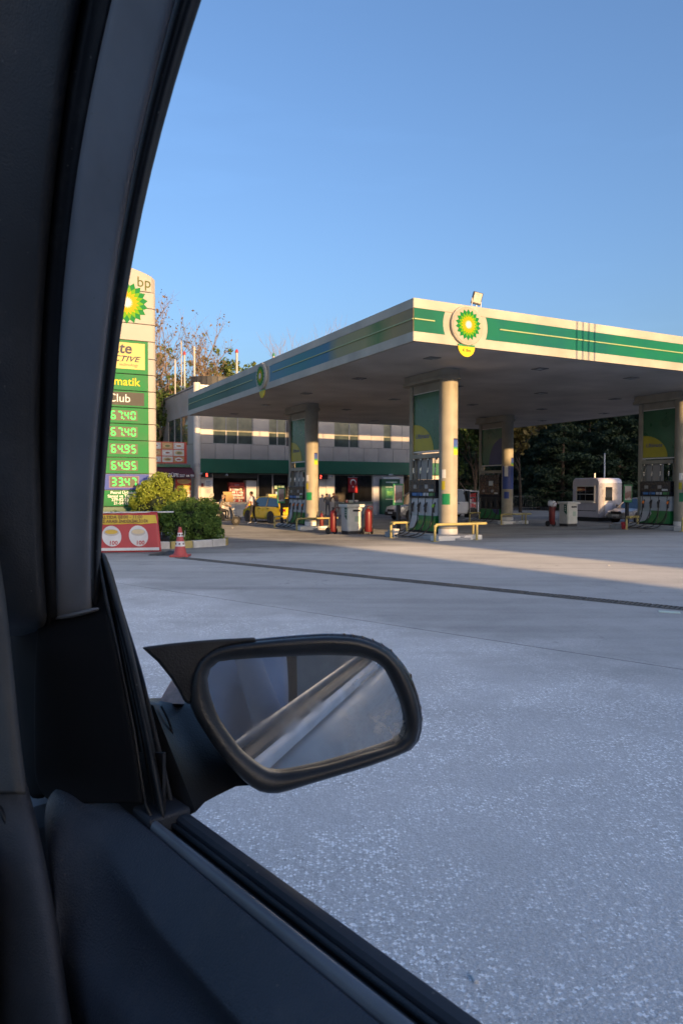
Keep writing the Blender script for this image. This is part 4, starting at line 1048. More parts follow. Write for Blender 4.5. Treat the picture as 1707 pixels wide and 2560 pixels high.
btext('KAHVALTIDA 08:00 - 11:00', .125, -.42, 1.00, mat('banner_brown', (.20, .10, .03), .5))
btext('SAATLERİ ARASI İNDİRİMLİDİR', .115, -.28, .875, mat('banner_brown', (.20, .10, .03), .5))
for i, cx in enumerate((-.58, -1.30, -2.05)):
    bpatch([(cx + .26 * cos(2 * pi * k / 28), .46 + .30 * sin(2 * pi * k / 28)) for k in range(28)], PRINTW, 'white_disc', .022)
    fc = [(.62, .50, .30), (.60, .40, .05), (.50, .32, .14)][i]
    bpatch([(cx + .20 * cos(2 * pi * k / 18), .56 + .10 * sin(2 * pi * k / 18)) for k in range(18)], mat('bowl%d' % i, (.45, .42, .38), .5), 'dish_print', .0265)
    bpatch([(cx + .17 * cos(2 * pi * k / 18), .58 + .065 * sin(2 * pi * k / 18)) for k in range(18)], mat('dish%d' % i, fc, .5), 'food_print', .031)
    btext('100', .16, cx + .15, .255, RED)
bpatch([(-BW + .05, .03), (-.05, .03), (-.05, .11), (-BW + .05, .11)], PRINTW, 'logo_strip', .02)
for k, c in enumerate(((.6, .3, .1), (.1, .4, .15), (.2, .35, .6), (.05, .05, .05), (.45, .05, .05), (.3, .3, .35))):
    x = -.35 - k * .36; bpatch([(x, .045), (x + .14, .045), (x + .14, .10), (x, .10)], mat('logo%d' % k, c, .5), 'logo_print', .0245)
p0, p1 = BNs(-BW - .1, BH, .0), BNs(.45, BH, .0)
MB().tube([p0, ((p0[0] + p1[0]) / 2, (p0[1] + p1[1]) / 2, (p0[2] + p1[2]) / 2 - .012), p1], .022, 8).build('banner_pole', PRINTW, bn, smooth=40)
for x in (-.1, -2.4): MB().tube([BNs(x, BH - .03, -.02), (BNs(x, BH, 0)[0], .9, 0.02)], .018, 6).build('back_strut', GREY, bn)
# traffic cone
cp = pxy(451, 1390, 18.55)
cn = thing('traffic_cone', 'red and white traffic cone with dark dots beside the shrub', 'cone', (cp.x, 18.55, 0), 0)
CRED = mat('cone_red', (.50, .09, .08), .55, var=.15, vs=6)
MB().poly([(-.24, -.20), (-.20, -.24), (.20, -.24), (.24, -.20), (.24, .20), (.20, .24), (-.20, .24), (-.24, .20)], XY, 0, .055).build('cone_base', CRED, cn, bevel=.015)
MB().lathe([(.185, .055), (.165, .09), (.155, .10), (.035, .755), (.03, .765), (.02, .765)], 28).build('cone_body', CRED, cn, smooth=40)
def cr(z): return .155 + (.035 - .155) * (z - .10) / .655
CW_ = mat('cone_white', (.70, .68, .68), .5, var=.1, vs=8)
for z0, z1 in ((.27, .40), (.52, .62)):
    MB().lathe([(cr(z0) + .003, z0), (cr(z1) + .003, z1)], 28).build('white_band', CW_, cn, smooth=40)
    zc = (z0 + z1) / 2
    for k in range(7):
        t = 2 * pi * k / 7 + .3; r_ = cr(zc) + .004
        MB().cyl((r_ * cos(t), r_ * sin(t), zc), ((r_ + .004) * cos(t), (r_ + .004) * sin(t), zc), .024, n=10).build('dot', mat('dot_dark', (.12, .02, .02), .5), cn)
MB().tube([(.10, .0, .50), (.13, -.02, .58), (.13, -.02, .68)], [.006, .008, .004], 5).build('paper_tag', PRINTW, cn)
# crumpled dark tarpaulin by the cone
rng = random.Random(8)
tp = pxy(418, 1386, 19.0)
q = MB(); nx, nz = 16, 8
g = [[(-.45 + .85 * i / nx + rng.uniform(-.02, .02), -.18 + .36 * j / nz + rng.uniform(-.02, .02), .008 + (.11 * sin(pi * j / nz) * (.25 + .75 * sin(pi * (i / nx) ** 1.5)) * rng.uniform(.55, 1.1))) for i in range(nx + 1)] for j in range(nz + 1)]
tpo = q.loft(g, closed=False).build('tarpaulin', mat('tarp_dark', (.05, .055, .06), .5, var=.5, vs=6), None, smooth=True, solid=.01)
tpo.location = (tp.x, 19.0, .002); tag(tpo, 'crumpled dark tarpaulin lying beside the cone', 'tarpaulin')
# bits of litter on the ground
def litter(label, u, v, sz, m, rz):
    d = ray(u, v); t = -EYE / d.z; p = d * t
    o = MB().obox((0, 0, sz[2] / 2 + .001), sz).build('litter', m, None, bevel=min(sz) * .3); o.location = (p.x, p.y, 0.0); o.rotation_euler = (0, 0, rz)
    tag(o, label, 'litter', 'litter on the ground')
litter('small white stub on the gravelly asphalt near the car door', 1186, 2452, (.016, .034, .012), PRINTW, .2)
litter('white paper scrap lying at the end of the drain', 1672, 1531, (.28, .14, .01), mat('paper_green', (.55, .66, .58), .7), -.4)
litter('tiny white speck on the ground left of the drain', 503, 1422, (.05, .04, .01), PRINTW, .4)
litter('tiny white speck on the sunlit strip', 1520, 1414, (.05, .04, .012), PRINTW, .1)
litter('tiny white speck on the sunny ground before the scooter', 582, 1320, (.07, .05, .015), PRINTW, .3)
# ------------------------------------------------------------------ vehicles
TYRE = mat('tyre', (.016, .016, .017), .8); RIM = mat('rim', (.32, .32, .34), .35, metal=.7)
LAMPW = mat('headlamp', (.60, .60, .58), .12, coat=.8); LAMPR = mat('taillamp', (.22, .015, .02), .15, coat=.8)
def wheel(parent, x, y, r, s, w=.2):
    wh = thing('wheel', None, None); wh.parent = parent; wh.location = (x, y, r)
    MB().loft([[(s * d, q * cos(t), q * sin(t)) for t in [2 * pi * k / 24 for k in range(24)]] for d, q in ((-w, r * .9), (-w * .9, r), (-.03, r), (0, r * .93), (.004, r * .68))]).build('tyre', TYRE, wh, smooth=40)
    q = MB(); q.loft([[(s * d, q_ * cos(t), q_ * sin(t)) for t in [2 * pi * k / 24 for k in range(24)]] for d, q_ in ((-.05, r * .67), (.006, r * .67), (-.005, r * .58), (-.03, r * .2), (-.005, .05))])
    for k in range(5):
        a = 2 * pi * k / 5; q.obox((s * -.012, r * .38 * cos(a), r * .38 * sin(a)), (.03, .07, r * .62), M=Matrix.Rotation(a - pi / 2, 3, 'X'))
    q.build('rim', RIM, wh, smooth=40)
def make_car(name, label, cat, loc, rz, paint, L=4.4, Wd=1.76, H=1.46, zs=.92, prof=None, gh=None, lower=None, sedan=True, wb=2.62, wr=.32, door_open=False, bonnet=None):
    """car with +y forward; prof: list of (y, z_bottom, z_shoulder, half width)"""
    c = thing(name, label, cat, loc, rz)
    hw = Wd / 2
    prof = prof or [(-L / 2, .42, .62, hw * .80), (-L / 2 + .05, .30, zs - .06, hw * .88), (-L / 2 + .45, .24, zs, hw * .97), (-.9, .22, zs, hw), (.7, .22, zs - .02, hw), (L / 2 - .75, .22, zs - .10, hw * .98), (L / 2 - .18, .26, zs - .22, hw * .90), (L / 2, .40, .60, hw * .70)]
    rings = []
    for y, zb, zt, w in prof:
        m_ = zb + (zt - zb) * .55
        half = [(w * .88, zb), (w * .985, zb + .10), (w, m_), (w * .975, zt - .05), (w * .90, zt)]
        rings.append([(x, y, z) for x, z in half] + [(0, y, zt + .03)] + [(-x, y, z) for x, z in reversed(half)])
    body = MB().loft(rings).build('body', paint, c, smooth=35)
    gh = gh or [(-L / 2 + .25, zs), (-L / 2 + .85, H - .04), (-.1, H), (.55, H - .05), (L / 2 - .95, zs - .06)]
    bw, tw = hw * .90, hw * .70
    def gp(i, s, k=0):
        y, z = gh[i]; f_ = (z - zs) / (H - zs); return Vector((s * ((bw + (tw - bw) * max(0, f_)) + k), y, z))
    N = len(gh)
    cab = MB()
    cab.loft([[gp(i, 1) for i in range(N)], [gp(i, -1) for i in range(N)]])
    cab.build('cabin_glass', GLASS, c)
    # roof skin and pillars over the glass
    roof = MB(); roof.loft([[gp(i, 1, .012) + Vector((0, 0, .02)), gp(i, -1, .012) + Vector((0, 0, .02)), gp(i, -1, .012) + Vector((0, 0, -.035)), gp(i, 1, .012) + Vector((0, 0, -.035))] for i in range(1, N - 1)])
    roof.build('roof', paint, c, bevel=.01, smooth=35)
    for s in (1, -1):
        for i, j, r_ in ((0, 1, .05), (N - 2, N - 1, .035)):
            MB().tube([gp(i, s, -.005), gp(j, s, -.005)], r_, 6).build('pillar', paint, c, smooth=40)
        ym = .5 * (gh[1][0] + gh[-2][0]) - .05; bmid = MB()
        f_ = .97; bmid.tube([Vector((s * (bw + .004), ym, zs - .02)), Vector((s * (tw + .006), ym, H - .03))], .035, 6); bmid.build('pillar', DARK, c)
        MB().tube([Vector((s * (bw + .01), gh[0][0] + .1, zs + .0)), Vector((s * (bw + .01), gh[-1][0] - .1, zs - .03))], .016, 6).build('window_trim', DARK, c)
        for y0 in (ym - .95, ym + .02):
            MB().box(s * (hw * .985) - .012, s * (hw * .985) + .012, y0 + .55, y0 + .75, zs - .14, zs - .10).build('door_handle', DARK, c)
        MB().obox((s * (hw + .08), gh[-1][0] - .25, zs + .08), (.18, .10, .13)).build('side_mirror', paint, c, bevel=.03)
        for y in (-wb / 2, wb / 2):
            MB().loft([[(s * (hw * .93 + d), y + q_ * cos(t), wr + q_ * sin(t)) for t in [2 * pi * k / 24 for k in range(24)]] for d, q_ in ((0, wr + .06), (hw * .085, wr + .055))]).build('wheel_arch', BLACK, c)
            wheel(c, s * (hw + .012), y, wr, s)
        yb = prof[1][0]; yf = prof[-2][0]
        MB().obox((s * hw * .70, -L / 2 + .05, zs - .20), (hw * .38, .14, .15), rz=s * .35).build('tail_light', LAMPR, c, bevel=.03)
        MB().obox((s * hw * .66, L / 2 - .16, prof[-2][2] - .10), (hw * .40, .20, .14), rz=-s * .45).build('headlight', LAMPW, c, bevel=.03)
    low = lower or BLACK
    MB().obox((0, L / 2 - .03, .42), (Wd * .80, .14, .24)).build('front_bumper', low, c, bevel=.05)
    MB().obox((0, -L / 2 + .03, .42), (Wd * .84, .12, .24)).build('rear_bumper', low, c, bevel=.05)
    MB().obox((0, L / 2 + .0, .62), (Wd * .42, .06, .14)).build('grille', BLACK, c, bevel=.02)
    MB().obox((0, L / 2 + .048, .46), (.50, .012, .11)).build('number_plate', PRINTW, c)
    MB().obox((0, -L / 2 - .035, .66), (.50, .012, .11)).build('number_plate', PRINTW, c)
    return c
TAXIY = mat('taxi_yellow', (.66, .47, .015), .3, var=.04, coat=.6)
taxi_b = 22.0; TAX_A = 4.15 + .88
taxi = make_car('taxi', 'yellow taxi with its driver door open near the shop', 'taxi', ST(TAX_A - .35, taxi_b + .30), SROT + radians(9), TAXIY, L=4.45, H=1.52, lower=TAXIY, zs=.96, wr=.33,
         gh=[(-2.15, .95), (-1.75, 1.42), (-.3, 1.52), (.45, 1.48), (1.30, .90)])
sgn = MB().box(-.28, .28, -.12, .12, 1.53, 1.66).build('roof_sign', mat('taxi_sign', (.75, .62, .25), .4), taxi, bevel=.03)
# open front left door: swings out to -x
dro = thing('open_door', None, None); dro.parent = taxi; dro.location = (-.89, .98, 0); dro.rotation_euler = (0, 0, radians(62))
MB().poly([(0, .30), (-1.0, .28), (-1.02, .92), (-.02, .90)], YZ, -.05, .01).build('door_skin', TAXIY, dro, bevel=.02)
MB().poly([(-.04, .33), (-.96, .31), (-.98, .90), (-.05, .88)], YZ, .012, .05).build('door_lining', BLACK, dro)
q = MB()
for a_, b_ in (((-.02, .9), (-.62, 1.40)), ((-.62, 1.40), (-1.0, 1.42)), ((-1.0, 1.42), (-1.02, .92))): q.tube([(0, a_[0], a_[1]), (0, b_[0], b_[1])], .028, 6)
q.build('window_frame', TAXIY, dro)
SILV = mat('silver_paint', (.34, .33, .33), .3, metal=.6, var=.05, coat=.5)
GVAN = mat('grey_van_paint', (.42, .43, .46), .35, metal=.3, var=.05, coat=.4)
vx = pxy(1040, 1290, 46.0)
va, vb = ab(vx.x, vx.y)
make_car('minivan', 'silver minivan with black bumper parked behind the nearest pump', 'van', ST(va + .35, vb), SROT + pi / 2, GVAN, L=4.5, Wd=1.8, H=1.82, zs=1.02, wr=.33, lower=BLACK,
         gh=[(-2.22, 1.02), (-2.08, 1.74), (-.6, 1.82), (.45, 1.76), (1.45, 1.0)],
         prof=[(-2.25, .40, .98, .80), (-2.2, .30, 1.02, .86), (-1.8, .24, 1.03, .89), (0, .22, 1.03, .9), (1.2, .22, 1.0, .89), (1.75, .24, .92, .87), (2.1, .28, .82, .80), (2.25, .40, .66, .66)])
wv = pxy(1122, 1290, 50.0); wa, wb_ = ab(wv.x, wv.y)
make_car('van', 'white van half hidden behind the sunlit column', 'van', ST(wa, wb_), SROT + pi / 2, mat('van_white', (.58, .60, .64), .35, var=.04, coat=.4), L=4.4, Wd=1.8, H=1.92, zs=1.08, wr=.33, lower=BLACK,
         gh=[(-2.16, 1.08), (-2.0, 1.80), (-.6, 1.92), (.45, 1.84), (1.45, 1.05)],
         prof=[(-2.2, .40, 1.04, .80), (-2.15, .30, 1.08, .86), (-1.8, .24, 1.09, .89), (0, .22, 1.09, .9), (1.2, .22, 1.06, .89), (1.75, .24, .95, .87), (2.05, .28, .84, .80), (2.2, .40, .66, .66)])
sx_ = pxy(1600, 1290, 41.0); sa, sb = ab(sx_.x, sx_.y)
make_car('sedan', 'silver sedan parked behind the pump at the right edge', 'car', ST(sa + .9, sb + .6), SROT + pi / 2, SILV, L=4.4, H=1.44, lower=SILV)
# scooter
BEIGE = mat('jacket_beige', (.17, .14, .11), .85)
scp = pxy(562, 1300, 38.5); SCX, SCY = scp.x, 38.5; SCZ = gz(SCX, SCY)
sc = thing('scooter', 'dark motor scooter with pale front shield parked by the shop counter', 'scooter', (SCX, SCY, SCZ), radians(-62))
SCK = mat('scooter_black', (.02, .022, .026), .35, coat=.4)
for y in (-.62, .62):
    wh = thing('wheel', None, None); wh.parent = sc; wh.location = (0, y, .24)
    MB().loft([[(d, q_ * cos(t), q_ * sin(t)) for t in [2 * pi * k / 22 for k in range(22)]] for d, q_ in ((-.05, .19), (-.045, .235), (.045, .235), (.05, .19))]).build('tyre', TYRE, wh, smooth=40)
    MB().cyl((-.052, 0, 0), (.052, 0, 0), .11).build('rim', DARK, wh)
MB().loft([[(w_ * cos(t), y, zc + hh * sin(t)) for t in [2 * pi * k / 12 for k in range(12)]] for y, w_, zc, hh in ((-.85, .06, .62, .08), (-.70, .15, .60, .18), (-.35, .19, .55, .24), (-.05, .17, .45, .20), (.0, .05, .36, .05))]).build('rear_body', SCK, sc, smooth=True)
MB().loft([[(w_ * cos(t), y, .78 + .07 * sin(t)) for t in [2 * pi * k / 10 for k in range(10)]] for y, w_ in ((-.75, .08), (-.6, .14), (-.2, .15), (.02, .07))]).build('seat', BLACK, sc, smooth=True)
MB().box(-.17, .17, -.1, .38, .26, .33).build('foot_board', SCK, sc, bevel=.03)
MB().loft([[(x, y, z), (x * .5, y + .07, z), (-x * .5, y + .07, z), (-x, y, z), (-x * .5, y + .03, z), (x * .5, y + .03, z)] for x, y, z in ((.17, .36, .32), (.22, .40, .55), (.20, .34, .80), (.12, .28, .98))]).build('front_shield', mat('shield_pale', (.16, .155, .15), .35, coat=.3), sc, smooth=40)
MB().tube([(0, .62, .26), (0, .42, .8), (0, .30, 1.02)], .035, 8).build('fork', GREY, sc)
MB().tube([(-.32, .14, 1.05), (-.15, .28, 1.03), (.15, .28, 1.03), (.32, .14, 1.05)], .018, 8).build('handlebar', BLACK, sc)
MB().lathe([(.02, -.05), (.09, 0), (.09, .05)], 14, (0, .45, .86)).build('headlamp', LAMPW, sc, smooth=40)
MB().loft([[(w_ * cos(t), .62 + .30 * cos(pi * k_ / 6), .30 + .24 * sin(pi * k_ / 6)) for t, w_ in ((0, .07), (pi, .07))] + [(-.05, .62 + .27 * cos(pi * k_ / 6), .30 + .21 * sin(pi * k_ / 6)), (.05, .62 + .27 * cos(pi * k_ / 6), .30 + .21 * sin(pi * k_ / 6))] for k_ in range(7)]).build('mudguard', SCK, sc)
for s in (-1, 1):
    MB().tube([(s * .26, .18, 1.05), (s * .30, .22, 1.25)], .008, 5).build('mirror_stem', BLACK, sc); MB().lathe([(.03, 0), (.055, .01), (.03, .02)], 12, (s * .30, .22, 1.25)).build('mirror', BLACK, sc)

# ------------------------------------------------------------------ people
SKIN = mat('skin', (.36, .20, .13), .6, var=.06); HAIRK = mat('hair_dark', (.015, .011, .009), .8)
def person(label, loc, rz, J, mats, hair=HAIRK, scale=1.0, hairshape=.93, group=None):
    """one continuous skinned body; J overrides joint positions; mats: function(joint name) -> material"""
    base = {'pelvis': (0, 0, .95), 'spine': (0, 0, 1.15), 'chest': (0, 0, 1.36), 'neck': (0, 0, 1.49), 'jaw': (0, .025, 1.555), 'head': (0, .02, 1.635), 'crown': (0, .0, 1.70), 'nose': (0, .125, 1.61)}
    for s, k in ((1, 'R'), (-1, 'L')):
        base.update({'sho' + k: (s * .17, 0, 1.41), 'elb' + k: (s * .22, -.03, 1.12), 'wri' + k: (s * .22, .05, .88), 'hip' + k: (s * .09, 0, .88), 'kne' + k: (s * .10, .02, .48), 'ank' + k: (s * .10, -.02, .09), 'toe' + k: (s * .115, .14, .045)})
    rad = {'pelvis': (.145, .11), 'spine': (.135, .10), 'chest': (.155, .11), 'neck': (.055, .055), 'jaw': (.055, .06), 'head': (.076, .092), 'crown': (.055, .07), 'nose': (.012, .012),
           'sho': (.062, .062), 'elb': (.045, .045), 'wri': (.030, .030), 'hip': (.085, .09), 'kne': (.060, .060), 'ank': (.040, .045), 'toe': (.040, .028), 'palm': (.032, .018)}
    base.update(J)
    names, verts, edges, rr = [], [], [], []
    def V(n_, p, r_): names.append(n_); verts.append(Vector(p)); rr.append(r_); return len(names) - 1
    idx = {}
    for k in base:
        key = k if k in rad else k[:3]
        idx[k] = V(k, base[k], rad[key])
    E_ = [('pelvis', 'spine'), ('spine', 'chest'), ('chest', 'neck'), ('neck', 'jaw'), ('jaw', 'head'), ('head', 'crown'), ('head', 'nose')]
    for k in 'RL': E_ += [('chest', 'sho' + k), ('sho' + k, 'elb' + k), ('elb' + k, 'wri' + k), ('pelvis', 'hip' + k), ('hip' + k, 'kne' + k), ('kne' + k, 'ank' + k), ('ank' + k, 'toe' + k)]
    edges = [(idx[a_], idx[b_]) for a_, b_ in E_]
    for s, k in ((1, 'R'), (-1, 'L')):
        w_ = Vector(base['wri' + k]); d = (w_ - Vector(base['elb' + k])).normalized()
        side = d.cross(Vector((s, 0, 0))); side = (side if side.length > .1 else d.cross(Vector((0, 1, 0)))).normalized()
        if side.y < 0: side = -side
        nrm = d.cross(side).normalized()
        pm = V('hand', w_ + d * .07, (.034, .018)); edges.append((idx['wri' + k], pm))
        for q_, ln in ((-.030, .060), (-.010, .078), (.011, .082), (.031, .072)):
            kn = V('hand', w_ + d * .095 + side * q_, (.0095, .0095)); f1 = V('hand', w_ + d * (.095 + ln * .55) + side * q_ + nrm * .008, (.0088, .0088)); f2 = V('hand', w_ + d * (.095 + ln) + side * q_ + nrm * .024, (.0075, .0075))
            edges += [(pm, kn), (kn, f1), (f1, f2)]
        t1 = V('hand', w_ + d * .055 + side * .05, (.011, .011)); t2 = V('hand', w_ + d * .095 + side * .066 + nrm * .01, (.009, .009)); edges += [(pm, t1), (t1, t2)]
    me = bpy.data.meshes.new('person_cage'); me.from_pydata([tuple(v) for v in verts], edges, [])
    o = bpy.data.objects.new('cage', me); COL.objects.link(o)
    md = o.modifiers.new('skin', 'SKIN'); md.use_smooth_shade = True
    for sv, r_ in zip(me.skin_vertices[0].data, rr): sv.radius = r_; sv.use_root = False
    me.skin_vertices[0].data[idx['pelvis']].use_root = True
    sb_ = o.modifiers.new('sub', 'SUBSURF'); sb_.levels = 2; sb_.render_levels = 2
    dg = bpy.context.evaluated_depsgraph_get(); dg.update()
    bm_ = bpy.data.meshes.new_from_object(o.evaluated_get(dg)); bpy.data.objects.remove(o)
    ml = []; bm_.materials.clear()
    def mi(m_):
        if m_ not in ml: ml.append(m_); bm_.materials.append(m_)
        return ml.index(m_)
    # material by the nearest bone segment, with the position along it
    segs = [(names[a_], names[b_], verts[a_], verts[b_]) for a_, b_ in edges]
    fi = []
    for p in bm_.polygons:
        c_ = p.center; best = None
        for na_, nb_, a_, b_ in segs:
            ab_ = b_ - a_; t = max(0, min(1, (c_ - a_).dot(ab_) / max(ab_.length_squared, 1e-9))); d = (c_ - a_ - ab_ * t).length
            if best is None or d < best[0]: best = (d, na_, nb_, t)
        fi.append(mi(mats(best[1], best[2], best[3])))
    bm_.polygons.foreach_set('material_index', fi)
    r_ = thing('person', label, 'person', loc, rz, group); r_.scale = (scale,) * 3
    b_ = bpy.data.objects.new('body', bm_); COL.objects.link(b_); b_.parent = r_
    hd_, cr_ = Vector(base['head']), Vector(base['crown']); ax = (cr_ - Vector(base['jaw'])).normalized(); fw = (Vector(base['nose']) - hd_); fw = (fw - ax * fw.dot(ax)).normalized(); sd = ax.cross(fw)
    q = MB(); c_ = hd_ + ax * .025 - fw * .012
    R_ = Matrix((sd, fw, ax)).transposed()
    q.loft([[c_ + R_ @ Vector((.088 * hairshape * cos(e) * cos(t), .108 * hairshape * cos(e) * sin(t) - .004, .105 * hairshape * sin(e) - (.05 if sin(t) < .3 else -.02) * (1 if e < .3 else 0))) for t in [2 * pi * k / 16 for k in range(16)]] for e in [radians(x) for x in (-12, 5, 25, 45, 65, 84)]])
    q.build('hair', hair, r_, smooth=True)
    f_ = MB()
    for s in (-1, 1):
        f_.obox(hd_ + R_ @ Vector((s * .032, .092, .005)), (.022, .01, .010), M=R_)
    f_.build('eyes', PRINTK, r_)
    MB().obox(hd_ + R_ @ Vector((0, .090, -.062)), (.045, .012, .012), M=R_).build('mouth', mat('lips', (.25, .09, .07), .6), r_)
    for s in (-1, 1): MB().lathe([(.006, 0), (.018, .01), (.02, .03), (.012, .05)], 8, hd_ + R_ @ Vector((s * .09, .0, -.03))).build('ear', SKIN, r_, smooth=True)
    return r_
def clothes(top, bottom, shoe, sleeve='short'):
    def f(a_, b_, t):
        k = b_[:3] if b_[:3] in ('elb', 'wri', 'kne', 'ank', 'toe', 'hip', 'sho') else b_
        if a_ == 'hand' or b_ == 'hand': return SKIN
        if k in ('jaw', 'head', 'crown', 'nose'): return SKIN
        if k == 'neck': return top if t < .5 else SKIN
        if k == 'wri': return top if sleeve == 'long' and t < .92 else SKIN
        if k == 'elb': return top if sleeve == 'long' or t < .65 else SKIN
        if k in ('spine', 'chest', 'sho'): return top
        if k == 'toe' or (k == 'ank' and t > .93): return shoe
        return bottom
    return f
SHIRTW = mat('shirt_white', (.62, .60, .68), .8, bump=.2, bs=30); TROUK = mat('trousers_dark', (.022, .022, .025), .85); SHOEW = mat('shoes_white', (.62, .60, .56), .6)
HOOD = mat('hoodie_grey', (.10, .10, .10), .9); JBR = mat('jacket_brown', (.06, .042, .04), .85); TROUG = mat('trousers_grey', (.22, .22, .20), .85); SHOEG = mat('shoes_grey', (.35, .34, .30), .7)
p = pxy(632, 1300, 40.2)
person('man in white T-shirt and dark trousers walking beside the open taxi door', (p.x, 40.2, gz(p.x, 40.2)), radians(75),
       {'chest': (0, .03, 1.36), 'neck': (0, .05, 1.49), 'jaw': (0, .09, 1.545), 'head': (0, .085, 1.63), 'crown': (0, .06, 1.70), 'nose': (0, .185, 1.59), 'shoR': (.17, .02, 1.41), 'shoL': (-.17, .02, 1.41), 'elbL': (-.23, .10, 1.14), 'wriL': (-.22, .24, .95), 'elbR': (.22, -.07, 1.13), 'wriR': (.22, -.03, .88),
        'kneR': (.10, -.03, .48), 'ankR': (.10, -.20, .10), 'toeR': (.11, -.05, .04), 'kneL': (-.09, .12, .49), 'ankL': (-.10, .08, .09), 'toeL': (-.11, .24, .04)}, clothes(SHIRTW, TROUK, SHOEW), scale=1.05)
p = pxy(839, 1285, 53.6)
lean = {'pelvis': (0, -.05, .95), 'spine': (0, .06, 1.14), 'chest': (0, .24, 1.30), 'neck': (0, .36, 1.39), 'jaw': (0, .43, 1.41), 'head': (0, .47, 1.47), 'crown': (0, .48, 1.54), 'nose': (0, .56, 1.41), 'shoR': (.18, .26, 1.33), 'shoL': (-.18, .26, 1.33), 'elbR': (.30, .40, 1.14), 'wriR': (.24, .56, 1.02), 'elbL': (-.26, .42, 1.12), 'wriL': (-.16, .56, 1.02),
        'hipR': (.09, -.05, .88), 'hipL': (-.09, -.05, .88), 'kneR': (.12, -.02, .48), 'ankR': (.15, -.08, .09), 'toeR': (.18, .08, .04), 'kneL': (-.10, .0, .48), 'ankL': (-.12, -.04, .09), 'toeL': (-.14, .12, .04)}
gf = gzb(29)
def on_st(a, b): return tuple(ST(a, b))
ma = pxb(840, 1280, 30.0)[0]; mc_ = pxb(822, 1280, 29.9)[0]
person('man in dark brown jacket and grey trousers bending over the low shop wall', on_st(ma, 29.9), SROT, lean, clothes(JBR, TROUG, SHOEG, 'long'), hair=mat('hair_brown', (.12, .06, .035), .8), scale=1.05)
lean2 = dict(lean); lean2.update({'elbL': (-.20, .30, 1.10), 'wriL': (-.12, .44, 1.00), 'chest': (0, .16, 1.33), 'neck': (0, .24, 1.44), 'jaw': (0, .29, 1.48), 'head': (0, .31, 1.55), 'crown': (0, .30, 1.62), 'nose': (0, .41, 1.51), 'shoR': (.18, .18, 1.36), 'shoL': (-.18, .18, 1.36)})
person('person in grey hoodie standing close to the man at the low wall', on_st(mc_, 30.1), SROT - .25, lean2, clothes(HOOD, mat('trousers_charcoal', (.09, .09, .10), .9), mat('shoes_brown', (.10, .06, .05), .7), 'long'), scale=.98)
# rider on the scooter
rd = {'pelvis': (0, -.30, .90), 'spine': (0, -.28, 1.10), 'chest': (0, -.20, 1.30), 'neck': (0, -.12, 1.42), 'jaw': (0, -.07, 1.47), 'head': (0, -.06, 1.55), 'crown': (0, -.09, 1.62), 'nose': (0, .05, 1.52), 'shoR': (.17, -.16, 1.34), 'shoL': (-.17, -.16, 1.34), 'elbR': (.26, -.02, 1.12), 'wriR': (.28, .12, 1.08), 'elbL': (-.26, -.02, 1.12), 'wriL': (-.28, .12, 1.08),
      'hipR': (.10, -.24, .87), 'hipL': (-.10, -.24, .87), 'kneR': (.20, .14, .80), 'ankR': (.20, .12, .40), 'toeR': (.21, .28, .36), 'kneL': (-.20, .14, .80), 'ankL': (-.20, .12, .40), 'toeL': (-.21, .28, .36)}
person('rider in beige jacket sitting on the dark scooter', (SCX, SCY, SCZ), radians(-62), rd, clothes(BEIGE, TROUK, BLACK, 'long'), hair=mat('hair_fair', (.26, .18, .11), .8))

# ------------------------------------------------------------------ guard booth, goods cabinet, fence
LAV = mat('booth_white', (.60, .58, .66), .4, var=.06); BSIDE = mat('booth_side', (.46, .44, .47), .3, metal=.2, var=.12)
bc = pxy(1495, 1290, 43.0); ba, bb_ = ab(bc.x, bc.y)
bo = thing('guard_booth', 'white guard booth with rounded roof and dark windows behind the canopy', 'booth', ST(ba, bb_), SROT)
bw_, bl_, bh_ = 1.95, 2.1, 2.62
for x0, x1, y0, y1 in ((.1, bw_ - .1, .1, bl_ - .1),): MB().box(x0, x1, y0, y1, .02, .24).build('booth_skid', BLACK, bo)
prof_ = [(0, .24)] + [(0, bh_ - .25), (.06, bh_ - .10), (.2, bh_), (bw_ - .2, bh_), (bw_ - .06, bh_ - .1), (bw_, bh_ - .25), (bw_, .24)]
q = MB(); q.m = 0; q.poly([(bl_ - .2, bh_), (bl_ - .06, bh_ - .1), (bl_, bh_ - .25), (bl_, .24), (0, .24), (0, bh_ - .25), (.06, bh_ - .10), (.2, bh_)], YZ, .0, bw_)
q.build('booth_shell', LAV, bo, bevel=.04, smooth=40)
MB().box(.03, bw_ - .03, -.012, .0, .30, bh_ - .3).build('booth_front', BSIDE, bo, bevel=.005)
d_ = MB().box(.42, 1.15, -.05, -.014, .28, 2.2).build('door', BSIDE, bo, bevel=.01)
MB().box(.50, 1.07, -.058, -.051, 1.25, 2.08).build('pane', GLASS, d_); MB().box(.44, .48, -.085, -.051, 1.25, 1.5).build('handle', STEEL, d_)
MB().box(.48, 1.09, -.058, -.051, .36, 1.12).build('lower_panel', LAV, d_, bevel=.02)
w_ = MB().box(-.03, -.001, .32, 1.72, 1.22, 2.12).build('window', GLASS, bo)
for z in (1.19, 2.10): MB().box(-.05, -.001, .28, 1.76, z, z + .06).build('frame_bar', WHITE, w_)
for y in (.28, 1.70): MB().box(-.05, -.001, y, y + .06, 1.25, 2.10).build('frame_bar', WHITE, w_)
MB().box(-.045, -.031, .34, 1.70, 1.63, 1.66).build('frame_bar', WHITE, w_); MB().box(-.045, -.031, 1.0, 1.03, 1.25, 2.1).build('frame_bar', GREY, w_)
MB().box(-.16, -.001, .25, 1.75, 1.12, 1.17).build('window_shelf', WHITE, bo); MB().box(-.012, -.001, .2, 1.8, .62, .66).build('trim', DARK, bo)
